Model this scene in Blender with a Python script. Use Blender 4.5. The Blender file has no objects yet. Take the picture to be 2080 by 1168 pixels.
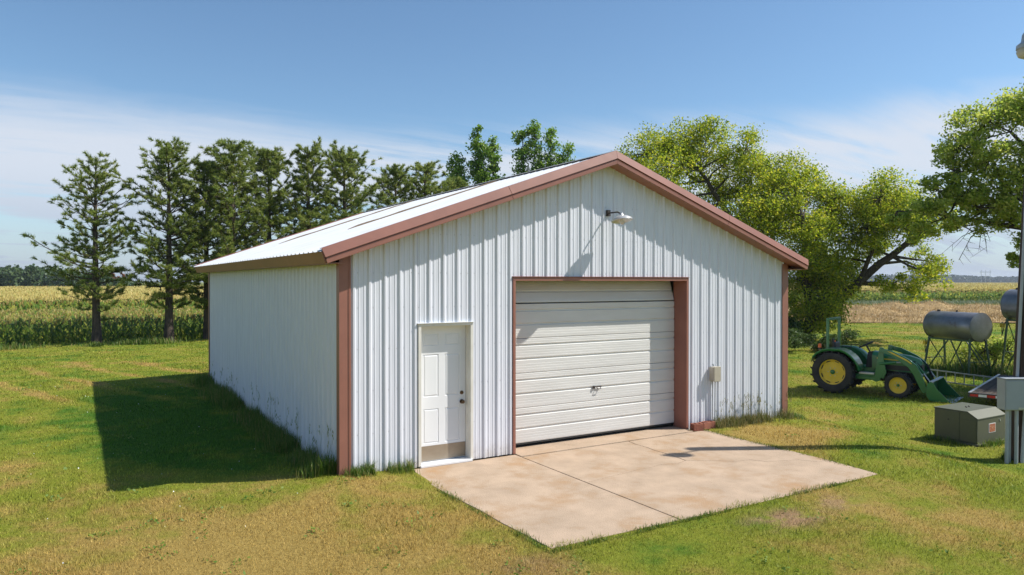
import bpy, bmesh, math, random
import numpy as np
from mathutils import Vector, Matrix, noise as mnoise

SC = bpy.context.scene
COL = SC.collection
R = math.radians
random.seed(7)
RNG = np.random.default_rng(11)

# ------------------------------------------------------------------ camera
CAM = np.array([-3.09, -9.70, 2.705]); YAW = 0.541; FPX = 1473.6
cd = bpy.data.cameras.new('camera'); cam = bpy.data.objects.new('camera', cd); COL.objects.link(cam)
cam.location = CAM; cam.rotation_euler = (R(90) - 0.0082, 0, -YAW)
cd.sensor_width = 36; cd.lens = 36 * FPX / 2080; cd.clip_start = 0.1; cd.clip_end = 9000
SC.camera = cam
FWD = np.array([math.sin(YAW), math.cos(YAW)]); RGT = np.array([math.cos(YAW), -math.sin(YAW)])

# ------------------------------------------------------------------ sky, sun, exposure
SUN_AZ, SUN_EL = R(62), R(48.8)          # azimuth measured from -Y towards +X
sdir = Vector((math.sin(SUN_AZ) * math.cos(SUN_EL), -math.cos(SUN_AZ) * math.cos(SUN_EL), math.sin(SUN_EL)))
ld = bpy.data.lights.new('sun', 'SUN'); sun = bpy.data.objects.new('sun', ld); COL.objects.link(sun)
ld.energy = 5.0; ld.angle = R(0.55); ld.color = (1.0, 0.955, 0.88)
sun.rotation_euler = (-sdir).to_track_quat('-Z', 'Y').to_euler(); sun.location = (30, -30, 40)

def build_world():
    w = bpy.data.worlds.new('World'); SC.world = w; w.use_nodes = True
    nt = w.node_tree; nt.nodes.clear(); N = nt.nodes.new; Lk = nt.links.new
    sky = N('ShaderNodeTexSky'); sky.sky_type = 'NISHITA'; sky.sun_disc = False
    sky.sun_elevation = SUN_EL
    sky.sun_rotation = math.atan2(sdir.x, sdir.y)
    sky.altitude = 300; sky.air_density = 1.0; sky.dust_density = 0.45; sky.ozone_density = 2.0
    tint = N('ShaderNodeMix'); tint.data_type = 'RGBA'; tint.blend_type = 'MULTIPLY'; tint.inputs[0].default_value = 1.0
    Lk(sky.outputs[0], tint.inputs[6]); tint.inputs[7].default_value = (0.86, 1.0, 1.05, 1)
    b1 = N('ShaderNodeBackground'); b1.inputs[1].default_value = 0.110
    Lk(tint.outputs[2], b1.inputs[0])
    # thin cirrus on a high plane, so that it recedes with perspective all round
    tc = N('ShaderNodeTexCoord'); sep = N('ShaderNodeSeparateXYZ'); Lk(tc.outputs['Generated'], sep.inputs[0])
    def math_(op, a, b=None, c=None):
        m = N('ShaderNodeMath'); m.operation = op
        for i, q in enumerate((a, b, c)):
            if q is None: continue
            if isinstance(q, (int, float)): m.inputs[i].default_value = q
            else: Lk(q, m.inputs[i])
        return m.outputs[0]
    zc = math_('ADD', math_('MAXIMUM', sep.outputs[2], 0.0), 0.13)
    px = math_('DIVIDE', sep.outputs[0], zc); py = math_('DIVIDE', sep.outputs[1], zc)
    cmb = N('ShaderNodeCombineXYZ'); Lk(px, cmb.inputs[0]); Lk(py, cmb.inputs[1])
    def noise_(vec, scale, det, rough, dist, rot=0, sc=(1, 1, 1), loc=(0, 0, 0)):
        mp = N('ShaderNodeMapping'); Lk(vec, mp.inputs[0]); mp.inputs['Rotation'].default_value = (0, 0, rot)
        mp.inputs['Scale'].default_value = sc; mp.inputs['Location'].default_value = loc
        n = N('ShaderNodeTexNoise'); Lk(mp.outputs[0], n.inputs[0])
        n.inputs['Scale'].default_value = scale; n.inputs['Detail'].default_value = det
        n.inputs['Roughness'].default_value = rough; n.inputs['Distortion'].default_value = dist
        return n.outputs[0]
    def ss(v, a, b):
        m = N('ShaderNodeMapRange'); m.interpolation_type = 'SMOOTHSTEP'; Lk(v, m.inputs[0])
        m.inputs[1].default_value = a; m.inputs[2].default_value = b; return m.outputs[0]
    big = noise_(cmb.outputs[0], 0.60, 3, 0.5, 0.2, R(31), (1.0, 1.0, 1), CLOUD_LOC)
    wis = noise_(cmb.outputs[0], 1.0, 9, 0.60, 0.9, R(-20), (0.6, 1.8, 1), (0.3, 1.4, 0))
    fin = noise_(cmb.outputs[0], 3.2, 8, 0.65, 0.5, R(-12), (0.30, 2.4, 1))
    comb = math_('ADD', math_('MULTIPLY', big, 0.85), math_('ADD', math_('MULTIPLY', wis, 0.70), math_('MULTIPLY', fin, 0.36)))
    m = ss(comb, CLO, CHI)
    # cirrus keeps to the lower sky all round and thins out overhead
    band = math_('SUBTRACT', 1.0, ss(math_('ADD', sep.outputs[2], math_('MULTIPLY', wis, 0.10)), 0.215, 0.28))
    m = math_('MULTIPLY', math_('MULTIPLY', m, band), 0.88)
    veil = math_('MULTIPLY', math_('SUBTRACT', 1.0, ss(sep.outputs[2], -0.03, 0.15)), 0.85)
    m0 = m; m = math_('MAXIMUM', m, veil)
    b2 = N('ShaderNodeBackground'); b2.inputs[0].default_value = (0.60, 0.66, 0.79, 1); b2.inputs[1].default_value = 0.84
    # the low veil is dull blue grey, the cirrus itself white
    vc = N('ShaderNodeMix'); vc.data_type = 'RGBA'; Lk(ss(sep.outputs[2], 0.02, 0.15), vc.inputs[0]); vc.inputs[6].default_value = (0.45, 0.52, 0.66, 1); vc.inputs[7].default_value = (0.70, 0.745, 0.83, 1)
    Lk(vc.outputs[2], b2.inputs[0])
    mx = N('ShaderNodeMixShader'); Lk(m, mx.inputs[0]); Lk(b1.outputs[0], mx.inputs[1]); Lk(b2.outputs[0], mx.inputs[2])
    o = N('ShaderNodeOutputWorld'); Lk(mx.outputs[0], o.inputs[0])
CLOUD_LOC = (7.7, 9.1, 0); CLO, CHI = 0.785, 1.02
build_world()
SC.view_settings.view_transform = 'Standard'; SC.view_settings.look = 'None'
SC.view_settings.exposure = 0.32; SC.view_settings.gamma = 1.0; SC.view_settings.use_curve_mapping = False
SC.render.engine = 'CYCLES'
SC.cycles.use_denoising = True
SC.cycles.max_bounces = 10; SC.cycles.diffuse_bounces = 8; SC.cycles.transmission_bounces = 8; SC.cycles.transparent_max_bounces = 8
SC.cycles.caustics_reflective = False; SC.cycles.caustics_refractive = False

# ------------------------------------------------------------------ helpers
def tag(o, label=None, cat=None, group=None, kind=None):
    if label: o['label'] = label
    if cat: o['category'] = cat
    if group: o['group'] = group
    if kind: o['kind'] = kind
    return o
def empty(name, loc=(0, 0, 0), rz=0.0):
    o = bpy.data.objects.new(name, None); COL.objects.link(o); o.location = loc; o.rotation_euler = (0, 0, rz)
    o.empty_display_size = 0.2
    return o
def link_mesh(name, me, mat, parent=None):
    if mat is not None: me.materials.append(mat)
    o = bpy.data.objects.new(name, me); COL.objects.link(o); o.parent = parent
    return o
class MB:
    def __init__(s): s.v = []; s.f = []
    def add(s, vs, fs):
        o = len(s.v); s.v += [tuple(map(float, v)) for v in vs]; s.f += [tuple(i + o for i in f) for f in fs]; return s
    def box(s, x0, x1, y0, y1, z0, z1, M=None):
        vs = [(x, y, z) for z in (z0, z1) for y in (y0, y1) for x in (x0, x1)]
        if M is not None: vs = [M @ Vector(v) for v in vs]
        return s.add(vs, [(0, 2, 3, 1), (4, 5, 7, 6), (0, 1, 5, 4), (2, 6, 7, 3), (0, 4, 6, 2), (1, 3, 7, 5)])
    def prism(s, poly, vec):
        n = len(poly); vec = Vector(vec); a = [Vector(p) for p in poly]; b = [p + vec for p in a]
        return s.add(a + b, [tuple(range(n - 1, -1, -1)), tuple(range(n, 2 * n))] + [(i, (i + 1) % n, n + (i + 1) % n, n + i) for i in range(n)])
    def tube(s, pts, rad, n=8, caps=True):
        pts = [Vector(p) for p in pts]
        if isinstance(rad, (int, float)): rad = [rad] * len(pts)
        vs = []; fs = []; ref = None
        for i, p in enumerate(pts):
            t = (pts[min(i + 1, len(pts) - 1)] - pts[max(i - 1, 0)])
            t = t.normalized() if t.length > 1e-9 else Vector((0, 0, 1))
            if ref is None:
                ref = t.orthogonal().normalized()
            else:
                ref = (ref - t * ref.dot(t)); ref = ref.normalized() if ref.length > 1e-6 else t.orthogonal().normalized()
            b = t.cross(ref)
            for k in range(n):
                a = 2 * math.pi * k / n
                vs.append(p + (ref * math.cos(a) + b * math.sin(a)) * rad[i])
        for i in range(len(pts) - 1):
            for k in range(n):
                k2 = (k + 1) % n
                fs.append((i * n + k, i * n + k2, (i + 1) * n + k2, (i + 1) * n + k))
        if caps:
            fs.append(tuple(range(n - 1, -1, -1))); fs.append(tuple((len(pts) - 1) * n + k for k in range(n)))
        return s.add(vs, fs)
    def lathe(s, prof, n=24, M=None, close=False):
        vs = []; fs = []; m = len(prof)
        for k in range(n):
            a = 2 * math.pi * k / n
            for r, z in prof:
                v = Vector((r * math.cos(a), r * math.sin(a), z)); vs.append(M @ v if M is not None else v)
        for k in range(n):
            k2 = (k + 1) % n
            for i in range(m - 1):
                fs.append((k * m + i, k2 * m + i, k2 * m + i + 1, k * m + i + 1))
            if close: fs.append((k * m + m - 1, k2 * m + m - 1, k2 * m, k * m))
        return s.add(vs, fs)
    def build(s, name, mat, parent=None, smooth=0, bevel=0, recalc=True, seg=2):
        me = bpy.data.meshes.new(name); me.from_pydata(s.v, [], s.f); me.update()
        if recalc:
            bm = bmesh.new(); bm.from_mesh(me); bmesh.ops.remove_doubles(bm, verts=bm.verts, dist=1e-6)
            bmesh.ops.recalc_face_normals(bm, faces=bm.faces); bm.to_mesh(me); bm.free()
        if smooth:
            me.polygons.foreach_set('use_smooth', [True] * len(me.polygons)); me.set_sharp_from_angle(angle=R(smooth))
        o = link_mesh(name, me, mat, parent)
        if bevel:
            b = o.modifiers.new('bevel', 'BEVEL'); b.width = bevel; b.segments = seg; b.limit_method = 'ANGLE'; b.angle_limit = R(40)
        return o
def np_mesh(name, V, T, mat, parent=None):
    V = np.asarray(V, np.float32); T = np.asarray(T, np.int32)
    k = T.shape[1]; me = bpy.data.meshes.new(name)
    me.vertices.add(len(V)); me.vertices.foreach_set('co', V.ravel())
    me.loops.add(T.size); me.loops.foreach_set('vertex_index', T.ravel())
    me.polygons.add(len(T)); me.polygons.foreach_set('loop_start', np.arange(0, T.size, k, dtype=np.int32))
    me.update(calc_edges=True)
    return link_mesh(name, me, mat, parent)
def rotz(a): return Matrix.Rotation(a, 4, 'Z')
def TR(*v): return Matrix.Translation(Vector(v))

# ------------------------------------------------------------------ ground height
def sst(a, b, x):
    t = np.clip((np.asarray(x, float) - a) / (b - a), 0, 1); return t * t * (3 - 2 * t)
def hgt(x, y):
    x = np.asarray(x, float); y = np.asarray(y, float)
    h = -0.25 * sst(8.9, 10.9, x + 0.3 * np.maximum(0, -y))          # the yard falls away to the right of the slab
    h = h + 0.07 * np.exp(-((x - 0.0) ** 2 + (y + 0.1) ** 2) / 0.7)  # soil heaped against the corner
    h = h - 0.60 * sst(27.4, 29.4, y) * (1 - sst(24, 40, x))          # the corn stands on lower ground behind the pines
    far = sst(14, 40, np.hypot(x - 4, y - 5))
    bump = 0.018 * np.sin(x * 0.9 + 1.3) * np.cos(y * 0.8 + 0.4) + 0.010 * np.sin(x * 2.3 + y * 1.7)
    off_slab = 1 - ((x > 0.6) & (x < 7.0) & (y < 0.4) & (y > -4.1)) * 1.0
    out = 1 - ((x > -0.4) & (x < 9.6) & (y > -0.4) & (y < 11.8)) * 1.0
    return h + bump * off_slab * out * (1 + far) - 0.012 + 0.003 * (1 - off_slab)

# ------------------------------------------------------------------ materials
def nodes(name):
    m = bpy.data.materials.new(name); m.use_nodes = True; nt = m.node_tree; nt.nodes.clear(); return m, nt, nt.nodes.new, nt.links.new
def rgb(c): return (c[0], c[1], c[2], 1)
def mat(name, a, b=None, scale=4.0, rough=0.6, metal=0.0, bump=0.0, bscale=60.0, detail=6, spec=0.5, stretch=(1, 1, 1),
        lo=0.35, hi=0.65, rvar=0.0, coat=0.0, c=None, cscale=1.0, clo=0.55, chi=0.75):
    m, nt, N, Lk = nodes(name)
    out = N('ShaderNodeOutputMaterial'); p = N('ShaderNodeBsdfPrincipled'); Lk(p.outputs[0], out.inputs[0])
    p.inputs['Roughness'].default_value = rough; p.inputs['Metallic'].default_value = metal
    p.inputs['Specular IOR Level'].default_value = spec; p.inputs['Coat Weight'].default_value = coat
    tc = N('ShaderNodeTexCoord'); mp = N('ShaderNodeMapping'); Lk(tc.outputs['Object'], mp.inputs[0]); mp.inputs['Scale'].default_value = stretch
    if b is None: b = tuple(x * 0.86 for x in a)
    n = N('ShaderNodeTexNoise'); Lk(mp.outputs[0], n.inputs[0]); n.inputs['Scale'].default_value = scale; n.inputs['Detail'].default_value = detail
    n.inputs['Roughness'].default_value = 0.6
    mr = N('ShaderNodeMapRange'); Lk(n.outputs[0], mr.inputs[0]); mr.inputs[1].default_value = lo; mr.inputs[2].default_value = hi
    mx = N('ShaderNodeMix'); mx.data_type = 'RGBA'; Lk(mr.outputs[0], mx.inputs[0]); mx.inputs[6].default_value = rgb(a); mx.inputs[7].default_value = rgb(b)
    colr = mx.outputs[2]
    if c is not None:
        n3 = N('ShaderNodeTexNoise'); Lk(mp.outputs[0], n3.inputs[0]); n3.inputs['Scale'].default_value = cscale; n3.inputs['Detail'].default_value = 8
        n3.inputs['Roughness'].default_value = 0.7
        m3 = N('ShaderNodeMapRange'); Lk(n3.outputs[0], m3.inputs[0]); m3.inputs[1].default_value = clo; m3.inputs[2].default_value = chi
        mx3 = N('ShaderNodeMix'); mx3.data_type = 'RGBA'; Lk(m3.outputs[0], mx3.inputs[0]); Lk(colr, mx3.inputs[6]); mx3.inputs[7].default_value = rgb(c)
        colr = mx3.outputs[2]
    Lk(colr, p.inputs['Base Color'])
    if rvar:
        r2 = N('ShaderNodeMapRange'); Lk(n.outputs[0], r2.inputs[0]); r2.inputs[1].default_value = 0.3; r2.inputs[2].default_value = 0.7
        r2.inputs[3].default_value = max(0, rough - rvar); r2.inputs[4].default_value = min(1, rough + rvar); Lk(r2.outputs[0], p.inputs['Roughness'])
    if bump:
        n2 = N('ShaderNodeTexNoise'); Lk(mp.outputs[0], n2.inputs[0]); n2.inputs['Scale'].default_value = bscale; n2.inputs['Detail'].default_value = 5
        bp = N('ShaderNodeBump'); bp.inputs['Strength'].default_value = bump; bp.inputs['Distance'].default_value = 0.02
        Lk(n2.outputs[0], bp.inputs['Height']); Lk(bp.outputs[0], p.inputs['Normal'])
    return m
def leaf_mat(name, cols, trans=0.35, rough=0.5, big=0.25):
    """cols: colours picked per leaf; a slow noise shifts whole clumps"""
    m, nt, N, Lk = nodes(name)
    out = N('ShaderNodeOutputMaterial'); p = N('ShaderNodeBsdfPrincipled'); t = N('ShaderNodeBsdfTranslucent'); mx = N('ShaderNodeMixShader')
    g = N('ShaderNodeNewGeometry'); cr = N('ShaderNodeValToRGB'); cr.color_ramp.interpolation = 'LINEAR'
    e = cr.color_ramp.elements
    e[0].position = 0; e[0].color = rgb(cols[0]); e[1].position = 1; e[1].color = rgb(cols[-1])
    for i, cc in enumerate(cols[1:-1]):
        q = e.new((i + 1) / (len(cols) - 1)); q.color = rgb(cc)
    n = N('ShaderNodeTexNoise'); Lk(g.outputs['Position'], n.inputs[0]); n.inputs['Scale'].default_value = 0.8; n.inputs['Detail'].default_value = 2
    ma = N('ShaderNodeMath'); ma.operation = 'MULTIPLY_ADD'; Lk(n.outputs[0], ma.inputs[0]); ma.inputs[1].default_value = big * 4; ma.inputs[2].default_value = -big * 2
    ad = N('ShaderNodeMath'); ad.operation = 'ADD'; ad.use_clamp = True; Lk(g.outputs['Random Per Island'], ad.inputs[0]); Lk(ma.outputs[0], ad.inputs[1])
    Lk(ad.outputs[0], cr.inputs[0])
    Lk(cr.outputs[0], p.inputs['Base Color']); Lk(cr.outputs[0], t.inputs[0])
    p.inputs['Roughness'].default_value = rough; p.inputs['Specular IOR Level'].default_value = 0.35
    mx.inputs[0].default_value = trans; Lk(p.outputs[0], mx.inputs[1]); Lk(t.outputs[0], mx.inputs[2]); Lk(mx.outputs[0], out.inputs[0])
    return m

def lawn_colour(nt, N, Lk):
    """colour of the lawn by place: green, tired yellow-green, straw and bare earth (shared by soil and blades)"""
    g = N('ShaderNodeNewGeometry'); pos = g.outputs['Position']
    def noi(scale, det=4, rough=0.55, dist=0.0):
        n = N('ShaderNodeTexNoise'); Lk(pos, n.inputs[0]); n.inputs['Scale'].default_value = scale; n.inputs['Detail'].default_value = det
        n.inputs['Roughness'].default_value = rough; n.inputs['Distortion'].default_value = dist; return n.outputs[0]
    def mth(op, a, b):
        q = N('ShaderNodeMath'); q.operation = op
        for i, v in enumerate((a, b)):
            if isinstance(v, (int, float)): q.inputs[i].default_value = v
            else: Lk(v, q.inputs[i])
        return q.outputs[0]
    def ss(v, a, b, c0=0.0, c1=1.0):
        q = N('ShaderNodeMapRange'); q.interpolation_type = 'SMOOTHSTEP'; Lk(v, q.inputs[0]); q.inputs[1].default_value = a; q.inputs[2].default_value = b
        q.inputs[3].default_value = c0; q.inputs[4].default_value = c1; return q.outputs[0]
    def spot(x, y, r0, r1, sx=1.0, sy=1.0):
        s = N('ShaderNodeVectorMath'); s.operation = 'SUBTRACT'; Lk(pos, s.inputs[0]); s.inputs[1].default_value = (x, y, 0)
        k = N('ShaderNodeVectorMath'); k.operation = 'MULTIPLY'; Lk(s.outputs[0], k.inputs[0]); k.inputs[1].default_value = (sx, sy, 0)
        l = N('ShaderNodeVectorMath'); l.operation = 'LENGTH'; Lk(k.outputs[0], l.inputs[0])
        return ss(l.outputs['Value'], r0, r1, 1.0, 0.0)
    dry = mth('ADD', mth('MULTIPLY', noi(0.22, 3), 0.50), mth('MULTIPLY', noi(1.1, 5), 0.55))
    dry = mth('ADD', dry, mth('MULTIPLY', noi(5.0, 4, 0.7), 0.20))
    dry = mth('ADD', dry, mth('MULTIPLY', spot(-2.4, -2.9, 0.5, 5.0), 0.24))
    dry = mth('ADD', dry, mth('MULTIPLY', spot(7.8, -1.3, 0.3, 2.0, 1, 1.4), 0.22))
    dry = mth('ADD', dry, mth('MULTIPLY', spot(10.5, 0.4, 0.3, 2.6, 1, 1.6), 0.14))
    dry = mth('ADD', dry, mth('MULTIPLY', spot(4.6, -5.2, 0.3, 3.0), 0.10))
    dry = mth('SUBTRACT', dry, mth('MULTIPLY', spot(-1.6, 6.2, 1.2, 3.8, 1.7, 0.55), 0.17))   # lush green by the long wall, also deepening the shed's shadow in the colour
    # paler wheel tracks across the back lawn
    sp = N('ShaderNodeSeparateXYZ'); Lk(pos, sp.inputs[0])
    u = mth('ADD', mth('MULTIPLY', sp.outputs[0], 0.94), mth('MULTIPLY', sp.outputs[1], 0.34))
    u = mth('ADD', u, mth('MULTIPLY', noi(0.25, 2), 1.2))
    w = N('ShaderNodeMath'); w.operation = 'PINGPONG'; Lk(u, w.inputs[0]); w.inputs[1].default_value = 0.75
    tr = mth('MULTIPLY', ss(w.outputs[0], 0.42, 0.70), mth('MULTIPLY', spot(-2.3, 13.0, 2.0, 8.0, 1.7, 0.9), 0.16))
    dry = mth('ADD', dry, tr)
    def mix(f, a, b):
        q = N('ShaderNodeMix'); q.data_type = 'RGBA'; Lk(f, q.inputs[0])
        for i, v in ((6, a), (7, b)):
            if isinstance(v, tuple): q.inputs[i].default_value = rgb(v)
            else: Lk(v, q.inputs[i])
        return q.outputs[2]
    c = mix(ss(dry, 0.46, 0.64), (0.078, 0.172, 0.017), (0.232, 0.255, 0.030))
    c = mix(ss(dry, 0.63, 0.82), c, (0.39, 0.275, 0.080))
    bare = mth('MAXIMUM', spot(3.85, -4.25, 0.15, 0.75, 0.8, 1.5), mth('MULTIPLY', spot(4.9, -4.15, 0.1, 0.6), 0.8))
    bare = mth('MAXIMUM', bare, mth('MULTIPLY', spot(0.6, -3.95, 0.1, 0.6, 0.7, 1.3), 0.6))
    bare = mth('MULTIPLY', bare, ss(noi(2.4, 5, 0.7), 0.38, 0.58))
    c = mix(bare, c, (0.36, 0.235, 0.13))
    return c, bare, noi
def ground_material():
    m, nt, N, Lk = nodes('lawn_soil')
    out = N('ShaderNodeOutputMaterial'); p = N('ShaderNodeBsdfPrincipled'); Lk(p.outputs[0], out.inputs[0])
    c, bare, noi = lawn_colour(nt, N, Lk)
    fine = noi(38.0, 6, 0.75)
    mr = N('ShaderNodeMapRange'); Lk(fine, mr.inputs[0]); mr.inputs[1].default_value = 0.3; mr.inputs[2].default_value = 0.72; mr.inputs[3].default_value = 0.55; mr.inputs[4].default_value = 1.15
    vm = N('ShaderNodeVectorMath'); vm.operation = 'SCALE'; Lk(c, vm.inputs[0]); Lk(mr.outputs[0], vm.inputs['Scale'])
    Lk(vm.outputs[0], p.inputs['Base Color']); p.inputs['Roughness'].default_value = 0.95; p.inputs['Specular IOR Level'].default_value = 0.1
    bp = N('ShaderNodeBump'); bp.inputs['Strength'].default_value = 0.8; bp.inputs['Distance'].default_value = 0.03; Lk(fine, bp.inputs['Height']); Lk(bp.outputs[0], p.inputs['Normal'])
    return m
def blade_material(name='grass_blades', tint=None, dark=1.0):
    m, nt, N, Lk = nodes(name)
    out = N('ShaderNodeOutputMaterial'); p = N('ShaderNodeBsdfPrincipled'); t = N('ShaderNodeBsdfTranslucent'); mx = N('ShaderNodeMixShader')
    if tint is None:
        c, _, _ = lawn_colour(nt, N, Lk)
        g = N('ShaderNodeNewGeometry'); mr = N('ShaderNodeMapRange'); Lk(g.outputs['Random Per Island'], mr.inputs[0]); mr.inputs[3].default_value = 0.55; mr.inputs[4].default_value = 1.95
        vm = N('ShaderNodeVectorMath'); vm.operation = 'SCALE'; Lk(c, vm.inputs[0]); Lk(mr.outputs[0], vm.inputs['Scale']); c = vm.outputs[0]
    Lk(c, p.inputs['Base Color']); Lk(c, t.inputs[0]); p.inputs['Roughness'].default_value = 0.55; p.inputs['Specular IOR Level'].default_value = 0.3
    mx.inputs[0].default_value = 0.35; Lk(p.outputs[0], mx.inputs[1]); Lk(t.outputs[0], mx.inputs[2]); Lk(mx.outputs[0], out.inputs[0])
    return m
def plain(name, a, b, n1, rough=0.9, bump=0.6, bscale=8.0):
    """field surface: two colours by world position"""
    m, nt, N, Lk = nodes(name)
    out = N('ShaderNodeOutputMaterial'); p = N('ShaderNodeBsdfPrincipled'); Lk(p.outputs[0], out.inputs[0])
    g = N('ShaderNodeNewGeometry'); n = N('ShaderNodeTexNoise'); Lk(g.outputs['Position'], n.inputs[0]); n.inputs['Scale'].default_value = n1; n.inputs['Detail'].default_value = 8; n.inputs['Roughness'].default_value = 0.7
    mr = N('ShaderNodeMapRange'); Lk(n.outputs[0], mr.inputs[0]); mr.inputs[1].default_value = 0.35; mr.inputs[2].default_value = 0.65
    mx = N('ShaderNodeMix'); mx.data_type = 'RGBA'; Lk(mr.outputs[0], mx.inputs[0]); mx.inputs[6].default_value = rgb(a); mx.inputs[7].default_value = rgb(b)
    Lk(mx.outputs[2], p.inputs['Base Color']); p.inputs['Roughness'].default_value = rough; p.inputs['Specular IOR Level'].default_value = 0.1
    n2 = N('ShaderNodeTexNoise'); Lk(g.outputs['Position'], n2.inputs[0]); n2.inputs['Scale'].default_value = bscale; n2.inputs['Detail'].default_value = 6
    bp = N('ShaderNodeBump'); bp.inputs['Strength'].default_value = bump; bp.inputs['Distance'].default_value = 0.1; Lk(n2.outputs[0], bp.inputs['Height']); Lk(bp.outputs[0], p.inputs['Normal'])
    return m

M = {}
M['wall'] = mat('white_ribbed_steel', (0.70, 0.715, 0.775), (0.635, 0.65, 0.705), 3.0, rough=0.38, stretch=(6, 6, 0.5), spec=0.5, rvar=0.06, c=(0.50, 0.48, 0.42), cscale=2.2, clo=0.66, chi=0.92, bump=0.05, bscale=9)
def mud(m, z1, amount, colour):
    """rain-splashed earth on the lowest part of a wall"""
    nt = m.node_tree; N = nt.nodes.new; Lk = nt.links.new; p = [n for n in nt.nodes if n.type == 'BSDF_PRINCIPLED'][0]; src = p.inputs['Base Color'].links[0].from_socket
    g = N('ShaderNodeNewGeometry'); sp = N('ShaderNodeSeparateXYZ'); Lk(g.outputs['Position'], sp.inputs[0])
    n = N('ShaderNodeTexNoise'); Lk(g.outputs['Position'], n.inputs[0]); n.inputs['Scale'].default_value = 6; n.inputs['Detail'].default_value = 8; n.inputs['Roughness'].default_value = 0.75
    a = N('ShaderNodeMath'); a.operation = 'MULTIPLY_ADD'; Lk(n.outputs[0], a.inputs[0]); a.inputs[1].default_value = 0.7; Lk(sp.outputs[2], a.inputs[2])
    r = N('ShaderNodeMapRange'); r.interpolation_type = 'SMOOTHSTEP'; Lk(a.outputs[0], r.inputs[0]); r.inputs[1].default_value = 0.28; r.inputs[2].default_value = z1 + 0.35; r.inputs[3].default_value = amount; r.inputs[4].default_value = 0.0
    x = N('ShaderNodeMix'); x.data_type = 'RGBA'; Lk(r.outputs[0], x.inputs[0]); Lk(src, x.inputs[6]); x.inputs[7].default_value = rgb(colour); Lk(x.outputs[2], p.inputs['Base Color'])
mud(M['wall'], 0.30, 0.45, (0.36, 0.30, 0.22))
M['roof'] = mat('white_roof_steel', (0.74, 0.75, 0.77), (0.66, 0.67, 0.68), 2.0, rough=0.42, c=(0.45, 0.42, 0.37), cscale=3.0, clo=0.66, chi=0.95)
M['brown'] = mat('brown_trim_steel', (0.315, 0.134, 0.096), (0.265, 0.113, 0.082), 2.5, rough=0.42, bump=0.06, bscale=6, c=(0.33, 0.165, 0.12), cscale=5, clo=0.6, chi=0.8)
M['cap'] = mat('ridge_cap_steel', (0.22, 0.21, 0.20), (0.30, 0.29, 0.28), 3.0, rough=0.5)
M['seam'] = mat('roof_lap_sealant', (0.17, 0.115, 0.065), (0.26, 0.19, 0.12), 6.0, rough=0.85)
M['gdoor'] = mat('garage_door_paint', (0.67, 0.665, 0.635), (0.61, 0.605, 0.575), 2.0, rough=0.4, stretch=(0.6, 1, 3), c=(0.52, 0.49, 0.42), cscale=1.5, clo=0.66, chi=0.95)
M['dwhite'] = mat('door_paint', (0.78, 0.79, 0.80), (0.74, 0.75, 0.76), 2.0, rough=0.35)
M['cream'] = mat('door_casing_paint', (0.72, 0.70, 0.64), (0.66, 0.63, 0.56), 5.0, rough=0.5, c=(0.45, 0.40, 0.32), cscale=6, clo=0.64, chi=0.85)
M['kick'] = mat('kick_plate_bronze', (0.36, 0.295, 0.22), (0.31, 0.25, 0.18), 6.0, rough=0.45, metal=0.5)
M['bronze'] = mat('oiled_bronze', (0.10, 0.065, 0.04), (0.16, 0.10, 0.06), 20, rough=0.35, metal=0.8)
M['screw'] = mat('screw_heads', (0.42, 0.42, 0.43), (0.30, 0.29, 0.28), 40, rough=0.45, metal=0.3)
M['dark'] = mat('dark_rubber', (0.018, 0.018, 0.019), (0.028, 0.027, 0.026), 8, rough=0.75)
M['concrete'] = mat('weathered_concrete', (0.475, 0.355, 0.255), (0.37, 0.28, 0.20), 2.2, rough=0.9, bump=0.4, bscale=55, spec=0.2, c=(0.40, 0.24, 0.12), cscale=1.1, clo=0.52, chi=0.74, detail=12)
M['inner'] = mat('garage_floor_concrete', (0.42, 0.34, 0.26), (0.33, 0.27, 0.21), 2.0, rough=0.85, bump=0.15, bscale=60, spec=0.2)
M['brick'] = mat('fired_brick', (0.30, 0.105, 0.062), (0.22, 0.08, 0.05), 14, rough=0.9, bump=0.4, bscale=80)
M['galv'] = mat('galvanised_steel', (0.50, 0.51, 0.52), (0.40, 0.41, 0.42), 5, rough=0.42, metal=0.75)
M['alu'] = mat('dull_aluminium', (0.40, 0.41, 0.42), (0.30, 0.31, 0.32), 6, rough=0.45, metal=0.6)
M['shade'] = mat('enamel_lamp_shade', (0.62, 0.63, 0.64), (0.55, 0.55, 0.55), 12, rough=0.3, metal=0.3)
M['iron'] = mat('dark_iron', (0.05, 0.042, 0.04), (0.09, 0.07, 0.06), 18, rough=0.6, metal=0.4)
M['beige'] = mat('beige_utility_box', (0.45, 0.41, 0.32), (0.40, 0.36, 0.28), 8, rough=0.5)
M['greybox'] = mat('grey_meter_box', (0.36, 0.385, 0.41), (0.33, 0.35, 0.375), 3, rough=0.5, c=(0.27, 0.28, 0.28), cscale=3, clo=0.62, chi=0.9)
M['pvc'] = mat('grey_conduit', (0.40, 0.425, 0.45), (0.35, 0.37, 0.39), 6, rough=0.5)
M['olive'] = mat('olive_cabinet_paint', (0.094, 0.098, 0.060), (0.080, 0.084, 0.052), 3, rough=0.55, c=(0.13, 0.125, 0.085), cscale=4, clo=0.6, chi=0.9)
M['wood'] = mat('creosoted_pole', (0.085, 0.055, 0.04), (0.035, 0.025, 0.02), 5, rough=0.9, stretch=(9, 9, 0.45), bump=0.6, bscale=16)
M['bark'] = mat('pine_bark', (0.105, 0.075, 0.058), (0.045, 0.034, 0.028), 5, rough=0.95, stretch=(2, 2, 0.7), bump=0.9, bscale=14)
M['bark2'] = mat('maple_bark', (0.085, 0.068, 0.050), (0.035, 0.028, 0.022), 6, rough=0.95, stretch=(2, 2, 0.8), bump=0.9, bscale=14)
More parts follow.
